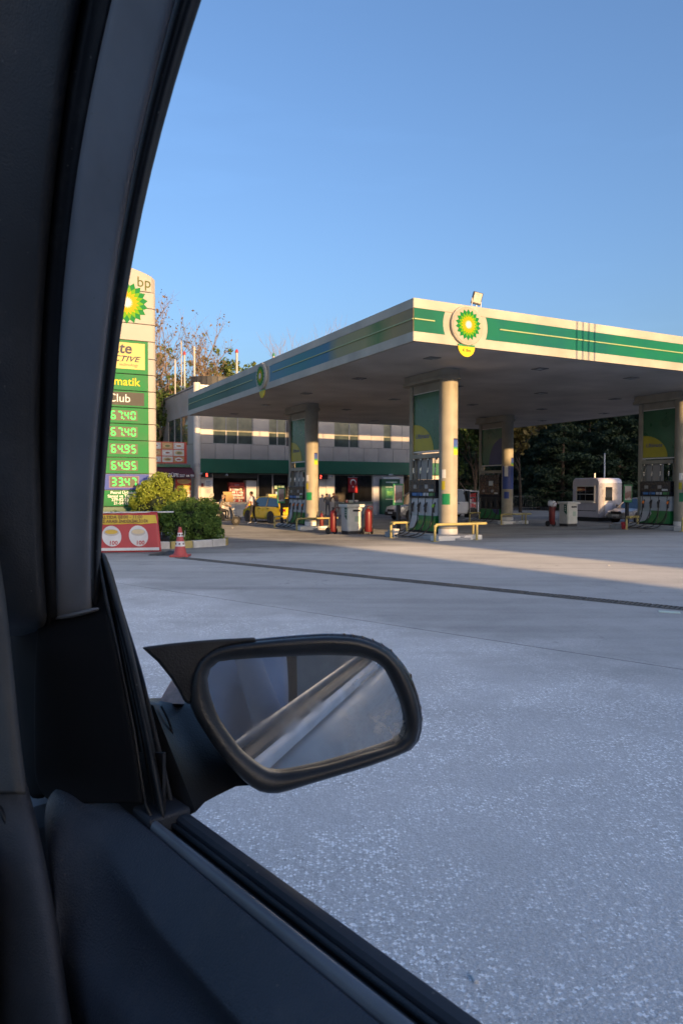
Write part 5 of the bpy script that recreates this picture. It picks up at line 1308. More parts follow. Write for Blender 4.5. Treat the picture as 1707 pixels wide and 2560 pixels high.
MB().tube([(.5, .8, bh_), (.5, .8, bh_ + .3)], .05).build('vent_pipe', GREY, bo)
gc = pxy(1177, 1270, 50); ga, gb_ = ab(gc.x, gc.y)
gcb = thing('goods_cabinet', 'glass cabinet with red and white goods behind the sunlit column', 'cabinet', ST(ga, gb_), SROT)
MB().box(-.35, .35, -.3, .3, 0, .25).build('cabinet_base', DARK, gcb); MB().box(-.35, .35, .26, .3, .25, 1.75).build('cabinet_back', GREY, gcb)
for x in (-.35, .31): MB().box(x, x + .04, -.3, .26, .25, 1.75).build('cabinet_side', GREY, gcb)
MB().box(-.37, .37, -.32, .32, 1.75, 1.85).build('cabinet_roof', GREY, gcb)
rr = random.Random(6)
for z in (.3, .68, 1.05, 1.4):
    MB().box(-.31, .31, -.28, .26, z - .03, z).build('shelf', GREY, gcb)
    for x in (-.26, -.08, .1): MB().box(x, x + .14, -.2, 0, z, z + rr.uniform(.18, .28)).build('goods', rr.choice([RED, PRINTW, RED, mat('goods_pink', (.5, .15, .2), .5)]), gcb)
# low fence far behind the booth
fn = thing('fence', 'dark metal picket fence in front of the trees', 'fence', ST(21, 33), SROT)
FEN = mat('fence_metal', (.05, .055, .065), .6)
for z in (.25, 1.25): MB().box(-3, 30, -.02, .02, z, z + .05).build('fence_rail', FEN, fn)
pm_ = None
for i in range(132):
    if pm_ is None: o = MB().box(-.015, .015, -.035, -.021, .05, 1.45).build('picket', FEN, fn); pm_ = o.data
    else: o = bpy.data.objects.new('picket', pm_); COL.objects.link(o); o.parent = fn
    o.location = (-3 + i * .25, 0, 0)
lpx = pxy(1510, 1180, 58)
lpst = thing('pole', 'thin pale pole rising behind the white booth', 'pole', (lpx.x, 58, -.2), 0)
MB().cyl((0, 0, 0), (0, 0, 4.7), .08, .05).build('pole_tube', mat('pole_pale', (.40, .42, .45), .4), lpst, smooth=40); MB().lathe([(.06, 0), (.09, .03), (.02, .12)], 10, (0, 0, 4.7)).build('pole_cap', GREY, lpst)
# ------------------------------------------------------------------ trees
def branch_tree(rng, H, spread, levels, trunk_r, upness=.6, kids=(5, 4, 4, 3), first=.3):
    mb_ = MB(); tips = []
    def grow(p, d, L, r, lev):
        n = 4; pts = [p]; dd = d.copy()
        for i in range(n):
            dd = (dd + Vector((rng.uniform(-1, 1), rng.uniform(-1, 1), rng.uniform(-.3, .8) * upness)) * .18).normalized()
            pts.append(pts[-1] + dd * L / n)
        mb_.tube(pts, [r * (1 - .6 * i / n) for i in range(n + 1)], 6 if lev == 0 else (5 if lev == 1 else 3), cap=False)
        if lev >= levels: tips.append((pts[-1], dd)); tips.append((pts[2], dd)); return
        for k in range(kids[lev]):
            t = first + (1 - first) * (k + rng.random()) / kids[lev] if lev == 0 else .25 + .75 * (k + rng.random()) / kids[lev]
            i = min(n - 1, int(t * n)); q = pts[i].lerp(pts[i + 1], t * n - i)
            a = rng.uniform(0, 2 * pi); s_ = Vector((cos(a), sin(a), 0))
            nd = (dd * (.55 if lev else .45) + s_ * spread * rng.uniform(.6, 1.1) + Vector((0, 0, upness * .5))).normalized()
            grow(q, nd, L * rng.uniform(.45, .68), r * .5 * rng.uniform(.8, 1.1), lev + 1)
        tips.append((pts[-1], dd))
    grow(Vector((0, 0, 0)), Vector((0, 0, 1)), H * .72, trunk_r, 0)
    return mb_, tips
def tree(name, label, loc, seed, H, spread, m, nleaf, lsize, clump, levels=3, trunk_r=.22, kids=(6, 4, 4, 3), bark=BARK, frac=1.0, group=None, first=.3, upness=.6):
    rng = random.Random(seed)
    t = thing(name, label, 'tree', loc, 0, group)
    b_, tips = branch_tree(rng, H, spread, levels, trunk_r, kids=kids, first=first, upness=upness)
    o = b_.build('trunk', bark, t, smooth=True); o['kind'] = 'stuff'
    if nleaf:
        use = [x for x in tips if rng.random() < frac]
        cs = [(tuple(p + d * .1), (clump * rng.uniform(.5, 1.3),) * 2 + (clump * .7,)) for p, d in use]
        vs, f_ = leaves(rng, cs, nleaf, lsize, 1)
        o = MB().add(vs, f_).build('crown', m, t); o['kind'] = 'stuff'
    return t
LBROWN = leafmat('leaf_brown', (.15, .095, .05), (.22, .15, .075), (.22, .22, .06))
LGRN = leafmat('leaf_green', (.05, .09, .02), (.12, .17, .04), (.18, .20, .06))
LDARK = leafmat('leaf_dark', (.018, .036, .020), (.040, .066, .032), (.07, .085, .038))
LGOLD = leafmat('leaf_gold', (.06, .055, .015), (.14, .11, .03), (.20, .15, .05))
BARKW = mat('bark_pale', (.22, .16, .12), .9, var=.2, vs=4)
def at(u, d): return ((u - 853.5) / FPX * d, d, -.25)
tree('tree', 'tall half bare tree with brown seed clusters behind the sign tower', at(352, 58), 21, 14.6, .46, LBROWN, 1300, .24, .34, 4, .24, (9, 6, 5, 4), BARKW, .55, None, .22)
tree('tree', 'half bare brown tree rising beside the sign tower edge', at(412, 60), 22, 12.2, .46, LBROWN, 900, .24, .34, 4, .20, (8, 6, 5, 4), BARKW, .5, None, .22)
tree('tree', 'green leafed tree above the shop roof poles', at(482, 62), 23, 11.6, .60, LGRN, 7500, .30, .55, 3, .20, (8, 5, 4), BARKW, .7, None, .3)
tree('tree', 'small green tree behind the curved roof rack', at(542, 62), 24, 10.6, .62, LGRN, 5200, .32, .50, 3, .18, (7, 5, 4), BARKW, .7, None, .35)
tree('tree', 'lower leafy tree hiding behind the corner of the shop', at(412, 56), 25, 9.0, .6, LGRN, 7000, .30, .6, 3, .18, (7, 5, 4), BARKW, .9, None, .15)
BARET = mat('bark_twig', (.26, .19, .15), .9)
tree('tree', 'bare twiggy tree top showing above the canopy, right one', at(822, 75), 31, 14.7, .55, None, 0, .2, .3, 4, .16, (7, 5, 4, 3), BARET, 1, None, .35, .9)
tree('tree', 'bare twiggy tree top showing above the canopy, left one', at(772, 78), 32, 13.4, .55, None, 0, .2, .3, 4, .15, (7, 5, 4, 3), BARET, 1, None, .35, .9)
def conifer(label, loc, seed, H, R, n, m, group='dark trees behind the canopy'):
    rng = random.Random(seed)
    t = thing('conifer', label, 'tree', loc, 0, group)
    q = MB(); q.tube([(0, 0, 0), (0, 0, H * .6), (0, 0, H)], [.20, .12, .02], 7); cs = []
    k = 0; z = H * .10
    while z < H * .97:
        rr_ = R * (1 - (z / H) ** 1.3) * rng.uniform(.7, 1.1) + .25
        for i in range(6):
            a = rng.uniform(0, 2 * pi); e = Vector((cos(a) * rr_, sin(a) * rr_, z - rr_ * .18 + rng.uniform(-.2, .2)))
            q.tube([(0, 0, z), e * .5 + Vector((0, 0, z * .5 + .05)), e], [.05, .03, .008], 4, cap=False)
            for f_ in (.35, .65, .95):
                cs.append(((e.x * f_, e.y * f_, z + (e.z - z) * f_), (rr_ * .30 + .15, rr_ * .30 + .15, .38)))
        z += H * .055
    o = q.build('trunk', BARK, t); o['kind'] = 'stuff'
    vs, f_ = leaves(rng, cs, n, .34, 1, upbias=.4, elong=2.2)
    o = MB().add(vs, f_).build('crown', m, t); o['kind'] = 'stuff'
cwords = ['dark conifer left of the blue wrapped column', 'dark conifer behind the blue wrapped column', 'tall dark conifer right of the blue wrapped column', 'dark conifer above the cream service cabinet', 'tall dark conifer behind the white booth', 'dark conifer right of the white booth', 'dark conifer behind the right edge pump', 'dark conifer beyond the right edge column']
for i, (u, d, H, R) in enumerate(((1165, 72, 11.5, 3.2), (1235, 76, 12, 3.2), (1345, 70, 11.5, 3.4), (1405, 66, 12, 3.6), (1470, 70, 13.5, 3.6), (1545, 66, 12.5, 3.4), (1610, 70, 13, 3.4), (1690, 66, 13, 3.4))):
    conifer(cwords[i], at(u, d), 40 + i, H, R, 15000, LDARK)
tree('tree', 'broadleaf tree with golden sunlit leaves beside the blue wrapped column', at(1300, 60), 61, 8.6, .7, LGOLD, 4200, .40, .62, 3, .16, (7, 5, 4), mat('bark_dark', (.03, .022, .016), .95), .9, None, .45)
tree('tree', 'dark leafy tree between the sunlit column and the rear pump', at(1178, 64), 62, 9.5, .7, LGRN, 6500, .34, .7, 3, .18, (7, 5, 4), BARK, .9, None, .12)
bwords = ['dense dark tree in the back row behind the rear pump', 'dense dark tree in the back row right of the golden tree', 'dense dark tree in the back row above the fence', 'dense dark tree in the back row behind the booth', 'dense dark tree in the back row right of the booth', 'dense dark tree in the back row at the right edge']
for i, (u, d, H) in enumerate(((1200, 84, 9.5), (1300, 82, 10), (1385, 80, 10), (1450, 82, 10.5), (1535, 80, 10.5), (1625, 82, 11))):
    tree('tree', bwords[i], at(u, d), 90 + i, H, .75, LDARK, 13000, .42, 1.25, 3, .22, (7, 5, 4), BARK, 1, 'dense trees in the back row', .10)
# hedge that closes the view under the trees
rng = random.Random(77)
hd_ = thing('hedge', 'dark hedge running under the trees behind the fence', 'hedge', ST(30, 40), SROT)
cs = [((-12 + 50 * rng.random(), rng.uniform(-.6, .6), rng.uniform(.3, 2.2)), (1.0, .8, .7)) for i in range(150)]
vs, f_ = leaves(rng, cs, 14000, .30, 1)
o = MB().add(vs, f_).build('foliage', LDARK, hd_); o['kind'] = 'stuff'
MB().box(-13, 40, .9, 1.2, 0, 2.6).build('back_wall', mat('hedge_wall', (.03, .03, .03), .9), hd_)

# ------------------------------------------------------------------ unseen houses behind the car, placed and sized to shade the forecourt
HW1 = mat('unseen_house_wall_beige', (.34, .30, .26), .8, var=.1, vs=.6); HW2 = mat('unseen_house_wall_grey', (.28, .28, .28), .8, var=.1, vs=.6); HRF = mat('unseen_house_roof', (.22, .10, .07), .8)
def house(label, loc, rz, w, d, hgt, m, nx_):
    h_ = thing('house', label, 'house', loc, rz, 'unseen houses that shade the station')
    MB().box(-w, 0, -d, 0, 0, hgt - .15).build('wall', m, h_)
    MB().box(-w - .05, .05, -d - .1, .05, hgt - .15, hgt).build('roof', HRF, h_)
    nf = max(1, int(hgt // 3)); me_ = None
    for f_ in range(nf):
        for i in range(nx_):
            x = -w + (i + .5) * w / nx_
            if me_ is None: o = MB().box(-.55, .55, .0, .03, 0, 1.3).build('window', GLASS, h_); me_ = o.data
            else: o = bpy.data.objects.new('window', me_); COL.objects.link(o); o.parent = h_
            o.location = (x, 0, .9 + f_ * 3.0)
    return h_
SR = atan2(SUN_H.x, -SUN_H.y)                      # houses stand square to the sun's path
ex = Vector((cos(SR), sin(SR), 0)); ey = Vector((-sin(SR), cos(SR), 0))
def sq(q_, w_): p_ = ex * q_ + ey * w_; p_.z = 0; return p_
house('unseen long beige apartment block behind the car that shades the forecourt', sq(11.85, -60.0), SR, 90, 10, 12.0, HW1, 26)
house('unseen low grey house that shades the ground at the pumps', sq(20.2, -55.0), SR, 5.4, 8, 9.9, HW2, 3)
house('unseen three storey beige house that shades the right columns', sq(36.3, -55.0), SR, 16.0, 9, 14.2, HW1, 6)
house('unseen narrow beige house beside a gap that lets sun onto the booth', sq(42.0, -55.0), SR, 4.6, 9, 14.2, HW1, 2)  # gap beside it cut so a shaft of sun reaches the booth
house('unseen tall grey house far right that shades the trees', sq(110.0, -55.0), SR, 68, 10, 22.0, HW2, 18)
# lattice mast by the road, out of view on the right: its shadow falls across the fascia
mst = thing('unseen_lattice_mast', 'unseen slim steel lattice mast by the road whose shadow crosses the canopy edge', 'mast', ST(6.6, 0, 0) + SUN_H * 9.0, SROT)
for k in range(4): MB().tube([(-.42 + k * .26, 0, 0), (-.42 + k * .26, 0, 9.6)], .032, 6).build('mast_upright', GREY, mst)
for k in range(14): MB().box(-.42, .36, -.015, .015, .6 + k * .68 - .02, .6 + k * .68 + .02).build('unseen_mast_rung', GREY, mst) if k < 9 or k == 13 else None
# ------------------------------------------------------------------ the car we look out of (local: x right, y forward, z up)
own = thing('parked_car', 'dark interior front door of the car with its wing mirror and window lowered', 'car', (0, 0, 0), CROT)
def intmat(name, col, rough, var=.22, bump=.25, bs=420, spec=.4):
    m = mat(name, col, rough, var=var, vs=7, bump=bump, bs=bs, spec=spec)
    # settled dust: sparse pale specks and smudges on the plastic
    n, l = m.node_tree.nodes, m.node_tree.links; b = n['Principled BSDF']
    src = b.inputs['Base Color'].links[0].from_socket
    tc = n.new('ShaderNodeTexCoord'); vo = n.new('ShaderNodeTexVoronoi'); vo.inputs['Scale'].default_value = 150; l.new(tc.outputs['Object'], vo.inputs['Vector'])
    sc = n.new('ShaderNodeSeparateColor'); l.new(vo.outputs['Color'], sc.inputs[0])
    def mr_(v, a, c, d, e):
        x = n.new('ShaderNodeMapRange'); x.inputs['From Min'].default_value = a; x.inputs['From Max'].default_value = c; x.inputs['To Min'].default_value = d; x.inputs['To Max'].default_value = e; l.new(v, x.inputs['Value']); return x.outputs[0]
    def mu_(a, c):
        x = n.new('ShaderNodeMath'); x.operation = 'MULTIPLY'; l.new(a, x.inputs[0]); l.new(c, x.inputs[1]); return x.outputs[0]
    speck = mu_(mr_(sc.outputs[0], .93, .97, 0, 1), mr_(vo.outputs['Distance'], .12, .22, 1, 0))
    nz = n.new('ShaderNodeTexNoise'); nz.inputs['Scale'].default_value = 16; nz.inputs['Detail'].default_value = 9; nz.inputs['Roughness'].default_value = .7; l.new(tc.outputs['Object'], nz.inputs['Vector'])
    smudge = mr_(nz.outputs['Fac'], .52, .72, 0, .16)
    ad = n.new('ShaderNodeMath'); ad.operation = 'MULTIPLY_ADD'; l.new(speck, ad.inputs[0]); ad.inputs[1].default_value = .6; l.new(smudge, ad.inputs[2])
    mx = n.new('ShaderNodeMix'); mx.data_type = 'RGBA'; l.new(ad.outputs[0], mx.inputs[0]); l.new(src, mx.inputs[6]); mx.inputs[7].default_value = (.17, .16, .15, 1)
    l.new(mx.outputs[2], b.inputs['Base Color'])
    return m
DOORP = intmat('door_plastic', (.048, .056, .074), .42, bump=.3)
TRIMP = intmat('pillar_plastic', (.042, .044, .048), .6)
FRMP = intmat('door_frame_paint', (.21, .213, .23), .5, bump=.05)
SEALP = intmat('seal_rubber', (.010, .011, .014), .55, bump=.05)
SAILP = mat('sail_plastic', (.006, .006, .007), .8, var=.2, vs=8, spec=.15)
DASHP = intmat('dash_plastic', (.07, .07, .078), .6)
BELTP = intmat('belt_trim', (.036, .042, .054), .6, bump=.04, spec=.25)
STRP = intmat('sill_strip', (.15, .165, .19), .33, bump=.03)
TANP = intmat('pillar_cloth', (.11, .105, .10), .85, bump=.2)
def sweep(name, prof, f0, f1, m, n=2, bevel=0, smooth=None, closed=True, sub=0, solid=0):
    rings = [[(l, f0 + (f1 - f0) * i / n, EYE + z) for l, z in prof] for i in range(n + 1)]
    return MB().loft(rings, closed=closed).build(name, m, own, bevel=bevel, smooth=smooth, sub=sub, solid=solid)
LIPM = intmat('lip_rubber', (.055, .056, .06), .5)
# door: belt trim, weather lips, sill strip, card
sweep('belt_trim', [(.3826, -.383), (.386, -.379), (.396, -.379), (.402, -.384), (.402, -.45), (.3826, -.45)], -.95, .752, BELTP, smooth=40)
for l, z, r_ in ((.3785, -.3885, .0030), (.3735, -.3945, .0022), (.3665, -.3915, .0028)):
    MB().tube([(l, -.95, EYE + z), (l, .1, EYE + z), (l, .752, EYE + z)], r_, 8).build('weather_lip', LIPM, own, smooth=True)
sweep('window_slot', [(.3825, -.45), (.3825, -.41), (.3615, -.41), (.3615, -.45)], -.95, .752, BLACK)
sweep('sill_strip', [(.3610, -.45), (.3612, -.386), (.3585, -.3775), (.3555, -.376), (.352, -.3778), (.3495, -.383), (.3490, -.45)], -.95, .752, STRP, smooth=60)
secs = [(-.95, [(.3480, -.387), (.3465, -.384), (.3425, -.384), (.3045, -.4255), (.3008, -.4305), (.3022, -.437), (.318, -.472), (.302, -.50), (.284, -.514), (.277, -.53), (.272, -.85)]),
        (.30, [(.3480, -.387), (.3465, -.384), (.3425, -.384), (.3045, -.4255), (.3008, -.4305), (.3022, -.437), (.318, -.472), (.302, -.50), (.284, -.514), (.277, -.53), (.272, -.85)]),
        (.56, [(.3480, -.387), (.3465, -.384), (.3425, -.384), (.3045, -.4255), (.3008, -.4305), (.3022, -.437), (.318, -.472), (.302, -.50), (.284, -.514), (.277, -.53), (.272, -.85)]),
        (.68, [(.3480, -.386), (.3465, -.383), (.3425, -.383), (.3065, -.418), (.303, -.424), (.3035, -.432), (.312, -.466), (.298, -.50), (.281, -.515), (.275, -.53), (.270, -.85)]),
        (.75, [(.3480, -.384), (.3465, -.381), (.3425, -.380), (.313, -.400), (.307, -.410), (.303, -.422), (.296, -.450), (.284, -.485), (.272, -.508), (.266, -.53), (.264, -.85)]),
        (.80, [(.3470, -.382), (.3455, -.380), (.342, -.379), (.316, -.388), (.308, -.393), (.298, -.404), (.284, -.426), (.270, -.462), (.262, -.49), (.258, -.52), (.256, -.85)])]
grid = [[(l, f_, EYE + z) for l, z in pr] for f_, pr in secs]
grid.append([(.343, .838, EYE - .378), (.341, .842, EYE - .376), (.337, .848, EYE - .374), (.310, .860, EYE - .371), (.296, .862, EYE - .371), (.280, .856, EYE - .378), (.266, .842, EYE - .392), (.258, .812, EYE - .425), (.2545, .785, EYE - .465), (.2535, .765, EYE - .50), (.252, .64, EYE - .85)])
grid.append([(.343, .90, EYE - .374), (.341, .90, EYE - .372), (.337, .905, EYE - .370), (.308, .905, EYE - .370), (.296, .905, EYE - .372), (.284, .90, EYE - .38), (.276, .89, EYE - .40), (.273, .865, EYE - .43), (.272, .84, EYE - .47), (.272, .82, EYE - .50), (.272, .70, EYE - .85)])
MB().loft(grid, closed=False).build('door_card', DOORP, own, sub=2)
MB().box(.273, .345, -.95, .60, EYE - 1.15, EYE - .70).build('door_core', BLACK, own)
MB().box(.3490, .402, .7525, .80, EYE - .47, EYE - .374).build('belt_corner', BELTP, own, bevel=.004)
# front pillar and door frame
def lin(poly, v):
    for (u0, v0), (u1, v1) in zip(poly, poly[1:]):
        if v <= v1: return u0 + (u1 - u0) * (v - v0) / (v1 - v0)
    (u0, v0), (u1, v1) = poly[-2:]
    return u0 + (u1 - u0) * (v - v0) / (v1 - v0)
VV = [-420, -250, 0, 210, 420, 630, 840, 1020, 1200, 1400, 1540]
PL = {1: [325, 245, 185, 152, 125, 105, 90, 86, 88, 95, 105], 2: [370, 285, 222, 184, 152, 128, 112, 108, 110, 114, 120], 3: [420, 350, 280, 234, 195, 168, 150, 146, 145, 140, 135],
      4: [590, 510, 440, 384, 335, 297, 268, 250, 237, 228, 232], 5: [640, 560, 478, 414, 361, 318, 286, 267, 252, 240, 244], 6: [690, 600, 505, 440, 383, 338, 303, 282, 266, 254, 258]}
def lean_(v): return 1 - .24 * max(0, (1540 - v)) / 1960
def prow(spec, v, i):
    out = []
    for e in spec:
        if callable(e[0]): u = e[0](i)
        else: u = e[0]
        out.append(W(u, v, e[1] * lean_(v)))
    return out
def L_(k, o=0): return lambda i: PL[k][i] + o
def band(name, spec, m, sub=1, solid=.006, rows=range(len(VV))):
    rws = [prow(spec, VV[i], i) for i in rows]
    for v_, k_ in ((1556, 1.03), (1585, 1.11)):      # the lower end tucks in behind the corner trim
        rws.append([W(e[0](len(VV) - 1) if callable(e[0]) else e[0], v_, e[1] * k_) for e in spec])
    MB().loft(rws, closed=False).build(name, m, own, sub=sub, solid=solid)
band('pillar_trim', [(-260, .155), (-160, .19), (-50, .235), (lambda i: PL[1][i] * .5, .272), (L_(1, -14), .287), (L_(1), .291), (L_(1, 6), .304), (L_(2, -8), .312)], TRIMP, 2)
band('frame_seal', [(L_(1, -4), .316), (L_(2, -6), .309), (L_(2, 8), .307), (L_(2, 20), .314), (L_(3, 6), .322)], SEALP, 1)
band('door_frame', [(L_(3, -6), .322), (L_(3), .315), (L_(3, 8), .314), (lambda i: PL[3][i] * .55 + PL[4][i] * .45, .327), (lambda i: PL[3][i] * .15 + PL[4][i] * .85, .338), (L_(4, -4), .343), (L_(4, 2), .352)], FRMP, 2)
band('weather_seal', [(L_(4, -3), .356), (L_(4, 6), .350), (L_(5), .352), (L_(5, 8), .362), (L_(6, -7), .366), (L_(6), .374), (L_(6, -12), .40), (L_(4, 0), .41)], SEALP, 1)
# foot of the door frame: a small ledge above the mirror sail
MB().loft([[W(132, 1538, .318), W(180, 1530, .326), W(246, 1512, .346)], [W(133, 1550, .312), W(182, 1541, .322), W(250, 1522, .343)], [W(140, 1556, .325), W(186, 1548, .335), W(252, 1530, .352)]], closed=False).build('frame_ledge', FRMP, own, solid=.004, sub=1)
# mirror sail panel (inside)
VS = [1380, 1440, 1500, 1560, 1620, 1690, 1760, 1830, 1900, 1960, 2010, 2046]
chA = [(243, 1380), (262, 1480), (290, 1600), (318, 1740), (340, 1850), (352, 1940), (364, 2010), (380, 2046)]
chB = [(254, 1380), (285, 1480), (318, 1600), (350, 1740), (378, 1870), (395, 1960), (408, 2030), (412, 2050)]
oed = [(262, 1372), (285, 1425), (303, 1500), (335, 1600), (357, 1668), (380, 1765), (400, 1850), (425, 1950), (445, 2046)]
sl = [(118, 1380), (120, 1560), (112, 1700), (112, 1850), (114, 1960), (150, 2010), (185, 2046)]
MB().loft([[W(92, 1440, .345), W(122, 1440, .350), W(186, 1440, .362), W(lin(chA, 1440) - 12, 1440, .366), W(lin(chA, 1440) - 3, 1440, .368), W(lin(chA, 1440) + 3, 1440, .372)], [W(92, 1558, .312), W(122, 1556, .316), W(186, 1548, .332), W(lin(chA, 1530) - 12, 1530, .354), W(lin(chA, 1528) - 3, 1528, .357), W(lin(chA, 1526) + 3, 1526, .368)], [W(92, 1566, .300), W(122, 1563, .304), W(186, 1555, .324), W(lin(chA, 1536) - 12, 1536, .348), W(lin(chA, 1532) - 3, 1532, .352), W(lin(chA, 1530) + 3, 1530, .366)]] + [[W(lin(sl, v) - 30, v, .285), W(lin(sl, v), v, .292), W(lin(sl, v) * .5 + lin(chA, v) * .5, v, .322), W(lin(chA, v) - 10, v, .348), W(lin(chA, v) - 2, v, .352), W(lin(chA, v) + 3, v, .366)] for v in VS[4:-1]], closed=False).build('mirror_sail', SAILP, own, sub=2, solid=.004)
MB().loft([[W(lin(chA, v) + 1, v, .3745), W(lin(chA, v) * .6 + lin(chB, v) * .4, v, .380), W(lin(chB, v) - 8, v, .378), W(lin(chB, v) - 4, v, .366), W(lin(chB, v) + 2, v, .366), W(lin(chB, v) + 6, v, .384)] for v in VS], closed=False).build('window_channel', SEALP, own, sub=1, solid=.003)
MB().tube([W(lin(chA, v), v, .356) for v in VS], .0022, 6).build('channel_lip', SEALP, own, smooth=True)
MB().tube([W(lin(chA, v) * .45 + lin(chB, v) * .55, v, .372) for v in VS], .0020, 6).build('channel_lip', SEALP, own, smooth=True)
MB().loft([[W(lin(chB, v) + 4, v, .388), W(lin(oed, v) - 5, v, .391), W(lin(oed, v), v, .396), W(lin(oed, v) - 8, v, .415)] for v in VS], closed=False).build('outer_flap', BELTP, own, sub=1, solid=.003)
# windscreen pillar strip and dark corner behind the sail
MB().loft([[W(-200, v, .16), W(-80, v, .20), W(u - 16, v, .226), W(u, v, .232), W(u + 8, v, .245)] for v, u in ((1200, -45), (1320, -20), (1400, -5), (1480, 9), (1600, 22), (1700, 32), (1800, 42), (1900, 53), (1990, 66))], closed=False).build('windscreen_pillar', TANP, own, sub=1, solid=.004)
MB().loft([[W(u + 4, v, .300), W((u + w_) / 2, v, .304), W(w_, v, .312)] for v, u, w_ in ((1400, 4, 135), (1480, 12, 135), (1600, 22, 132), (1700, 32, 128), (1800, 42, 126), (1900, 53, 124), (2000, 68, 130))], closed=False).build('corner_trim', SAILP, own, sub=1, solid=.004)
MB().loft([[W(-60, v, .30), W(40, v, .32), W(140, v, .345), W(300, v, .372), W(415, v, .3815)] for v in (1880, 1960, 2040, 2062)], closed=False).build('corner_filler', BLACK, own, solid=.004)
# dashboard end
gap = [(56, 1950), (82, 2050), (104, 2150), (132, 2300), (150, 2430), (170, 2560), (195, 2700), (230, 2900)]
MB().loft([[W(-260, v, .13), W(-160, v, .17), W(-60, v, .205), W(lin(gap, v) - 40, v, .232), W(lin(gap, v) - 9, v, .243), W(lin(gap, v) - 3, v, .247), W(lin(gap, v), v, .262)] for v in (1958, 1966, 2000, 2050, 2100, 2200, 2300, 2430, 2560, 2700, 2900)], closed=False).build('dash_end', DASHP, own, sub=2, solid=.005)
MB().loft([[W(-260, v_, l_) for v_, l_ in ((1958, .13), (1940, .12))], [W(-60, 1958, .205), W(-80, 1938, .20)], [W(52, 1958, .243), W(50, 1944, .25)]], closed=False).build('dash_top', DASHP, own, solid=.004)
MB().tube(smooth_path([W(-40, 1990, .212), W(0, 2022, .2205), W(30, 2090, .2285), W(42, 2160, .2305), W(47, 2300, .2275), W(44, 2400, .224), W(22, 2470, .219), W(-40, 2500, .2085)], 5), .003, 8).build('vent_seam', BLACK, own, smooth=True)
# rest of the shell so that the cabin has its own shade
PAINT = mat('car_paint', (.46, .465, .48), .5, metal=.0, var=.12, vs=9, spec=.35)
BRIGHT = mat('bright_moulding', (.62, .64, .68), .5, metal=.0, var=.15, vs=14, spec=.4)
sweep('bright_moulding', [(.4025, -.392), (.409, -.395), (.415, -.403), (.414, -.416), (.4025, -.418)], -1.9, .752, BRIGHT, smooth=50)
side = [(.404, -.419), (.43, -.438), (.452, -.48), (.462, -.56), (.466, -.70), (.462, -.90), (.44, -1.15), (.42, -1.28)]
rings = [[(l, f_, EYE + z) for l, z in side] for f_ in (-2.4, -1.2, 0, .752)]
MB().loft(rings, closed=False).build('door_skin', PAINT, own, smooth=60, solid=.004)
rings = [[(l, f_, EYE + z - .0 - max(0, f_ - .752) * .06) for l, z in side] for f_ in (.756, 1.2, 1.8)] + [[(l - .12, 2.05, EYE + z - .14) for l, z in side]]
MB().loft(rings, closed=False).build('front_wing', PAINT, own, smooth=60, solid=.004)
LC = -.44
def mir(p): return (2 * LC - p[0], p[1], p[2])
MB().loft([[mir((l, f_, EYE + z)) for l, z in side] for f_ in (-2.4, 0, 1.8)], closed=False).build('side_skin', PAINT, own, smooth=60, solid=.004)
MB().box(-1.20, .268, -2.4, .22, EYE + .50, EYE + .56).build('roof', mat('headlining', (.16, .155, .15), .9), own, bevel=.03)
MB().box(-1.26, .40, -2.46, -2.40, EYE - 1.1, EYE - .30).build('tail_panel', PAINT, own)
MB().box(-1.20, .38, -2.4, 1.0, EYE - 1.28, EYE - 1.22).build('floor', BLACK, own)
MB().poly([(1.0, -.42), (2.08, -.60), (2.12, -1.2), (1.0, -1.2)], lambda p, q, t: (t, p, EYE + q), -1.28, .39).build('bonnet', PAINT, own, bevel=.04)
MB().poly([(.80, -.37), (1.02, -.42), (1.02, -1.2), (.78, -1.0)], lambda p, q, t: (t, p, EYE + q), -1.25, .19).build('dashboard', DASHP, own, bevel=.03)
for s in (0, 1):
    def mm(p): return mir(p) if s else p
    if s: MB().tube([mm((.36, .92, EYE - .36)), mm((.30, .52, EYE + .20)), mm((.262, .26, EYE + .52))], .045, 8).build('body_pillar', PAINT, own, smooth=True)
    else: MB().loft([[W(-230, v, .235 * lean_(v)), W(-60, v, .31 * lean_(v)), W(lin([(PL[3][i], v_) for i, v_ in enumerate(VV)], v), v, .40 * lean_(v)), W(lin([(PL[5][i], v_) for i, v_ in enumerate(VV)], v) - 6, v, .425 * lean_(v))] for v in VV + [1800, 1990]], closed=False).build('body_pillar', PAINT, own, sub=1, solid=.004)
    MB().tube([mm((.385, -.72, EYE - .38)), mm((.33, -.70, EYE + .2)), mm((.27, -.66, EYE + .5))], .05, 8).build('body_pillar', DARK, own, smooth=True)
    MB().tube([mm((.385, -2.3, EYE - .38)), mm((.27, -2.2, EYE + .5))], .07, 8).build('body_pillar', PAINT, own, smooth=True)
    MB().tube([mm((.262, .26, EYE + .525)), mm((.262, -.8, EYE + .545)), mm((.25, -2.3, EYE + .53))], .03, 8).build('roof_rail', PAINT, own, smooth=True)
for s, yy in ((0, 1.35), (0, -1.75), (1, 1.35), (1, -1.75)):
    wh = thing('wheel', None, None); wh.parent = own; wh.location = ((.44 if not s else 2 * LC - .44), yy, .36)
    MB().loft([[(d, q_ * cos(t), q_ * sin(t)) for t in [2 * pi * k / 24 for k in range(24)]] for d, q_ in ((-.1, .30), (-.09, .36), (.09, .36), (.1, .30))]).build('tyre', TYRE, wh, smooth=40)
    MB().cyl((-.102, 0, 0), (.102, 0, 0), .22, n=20).build('rim', RIM, wh)
SEATM = mat('seat_cloth', (.035, .035, .04), .9, bump=.3, bs=200)
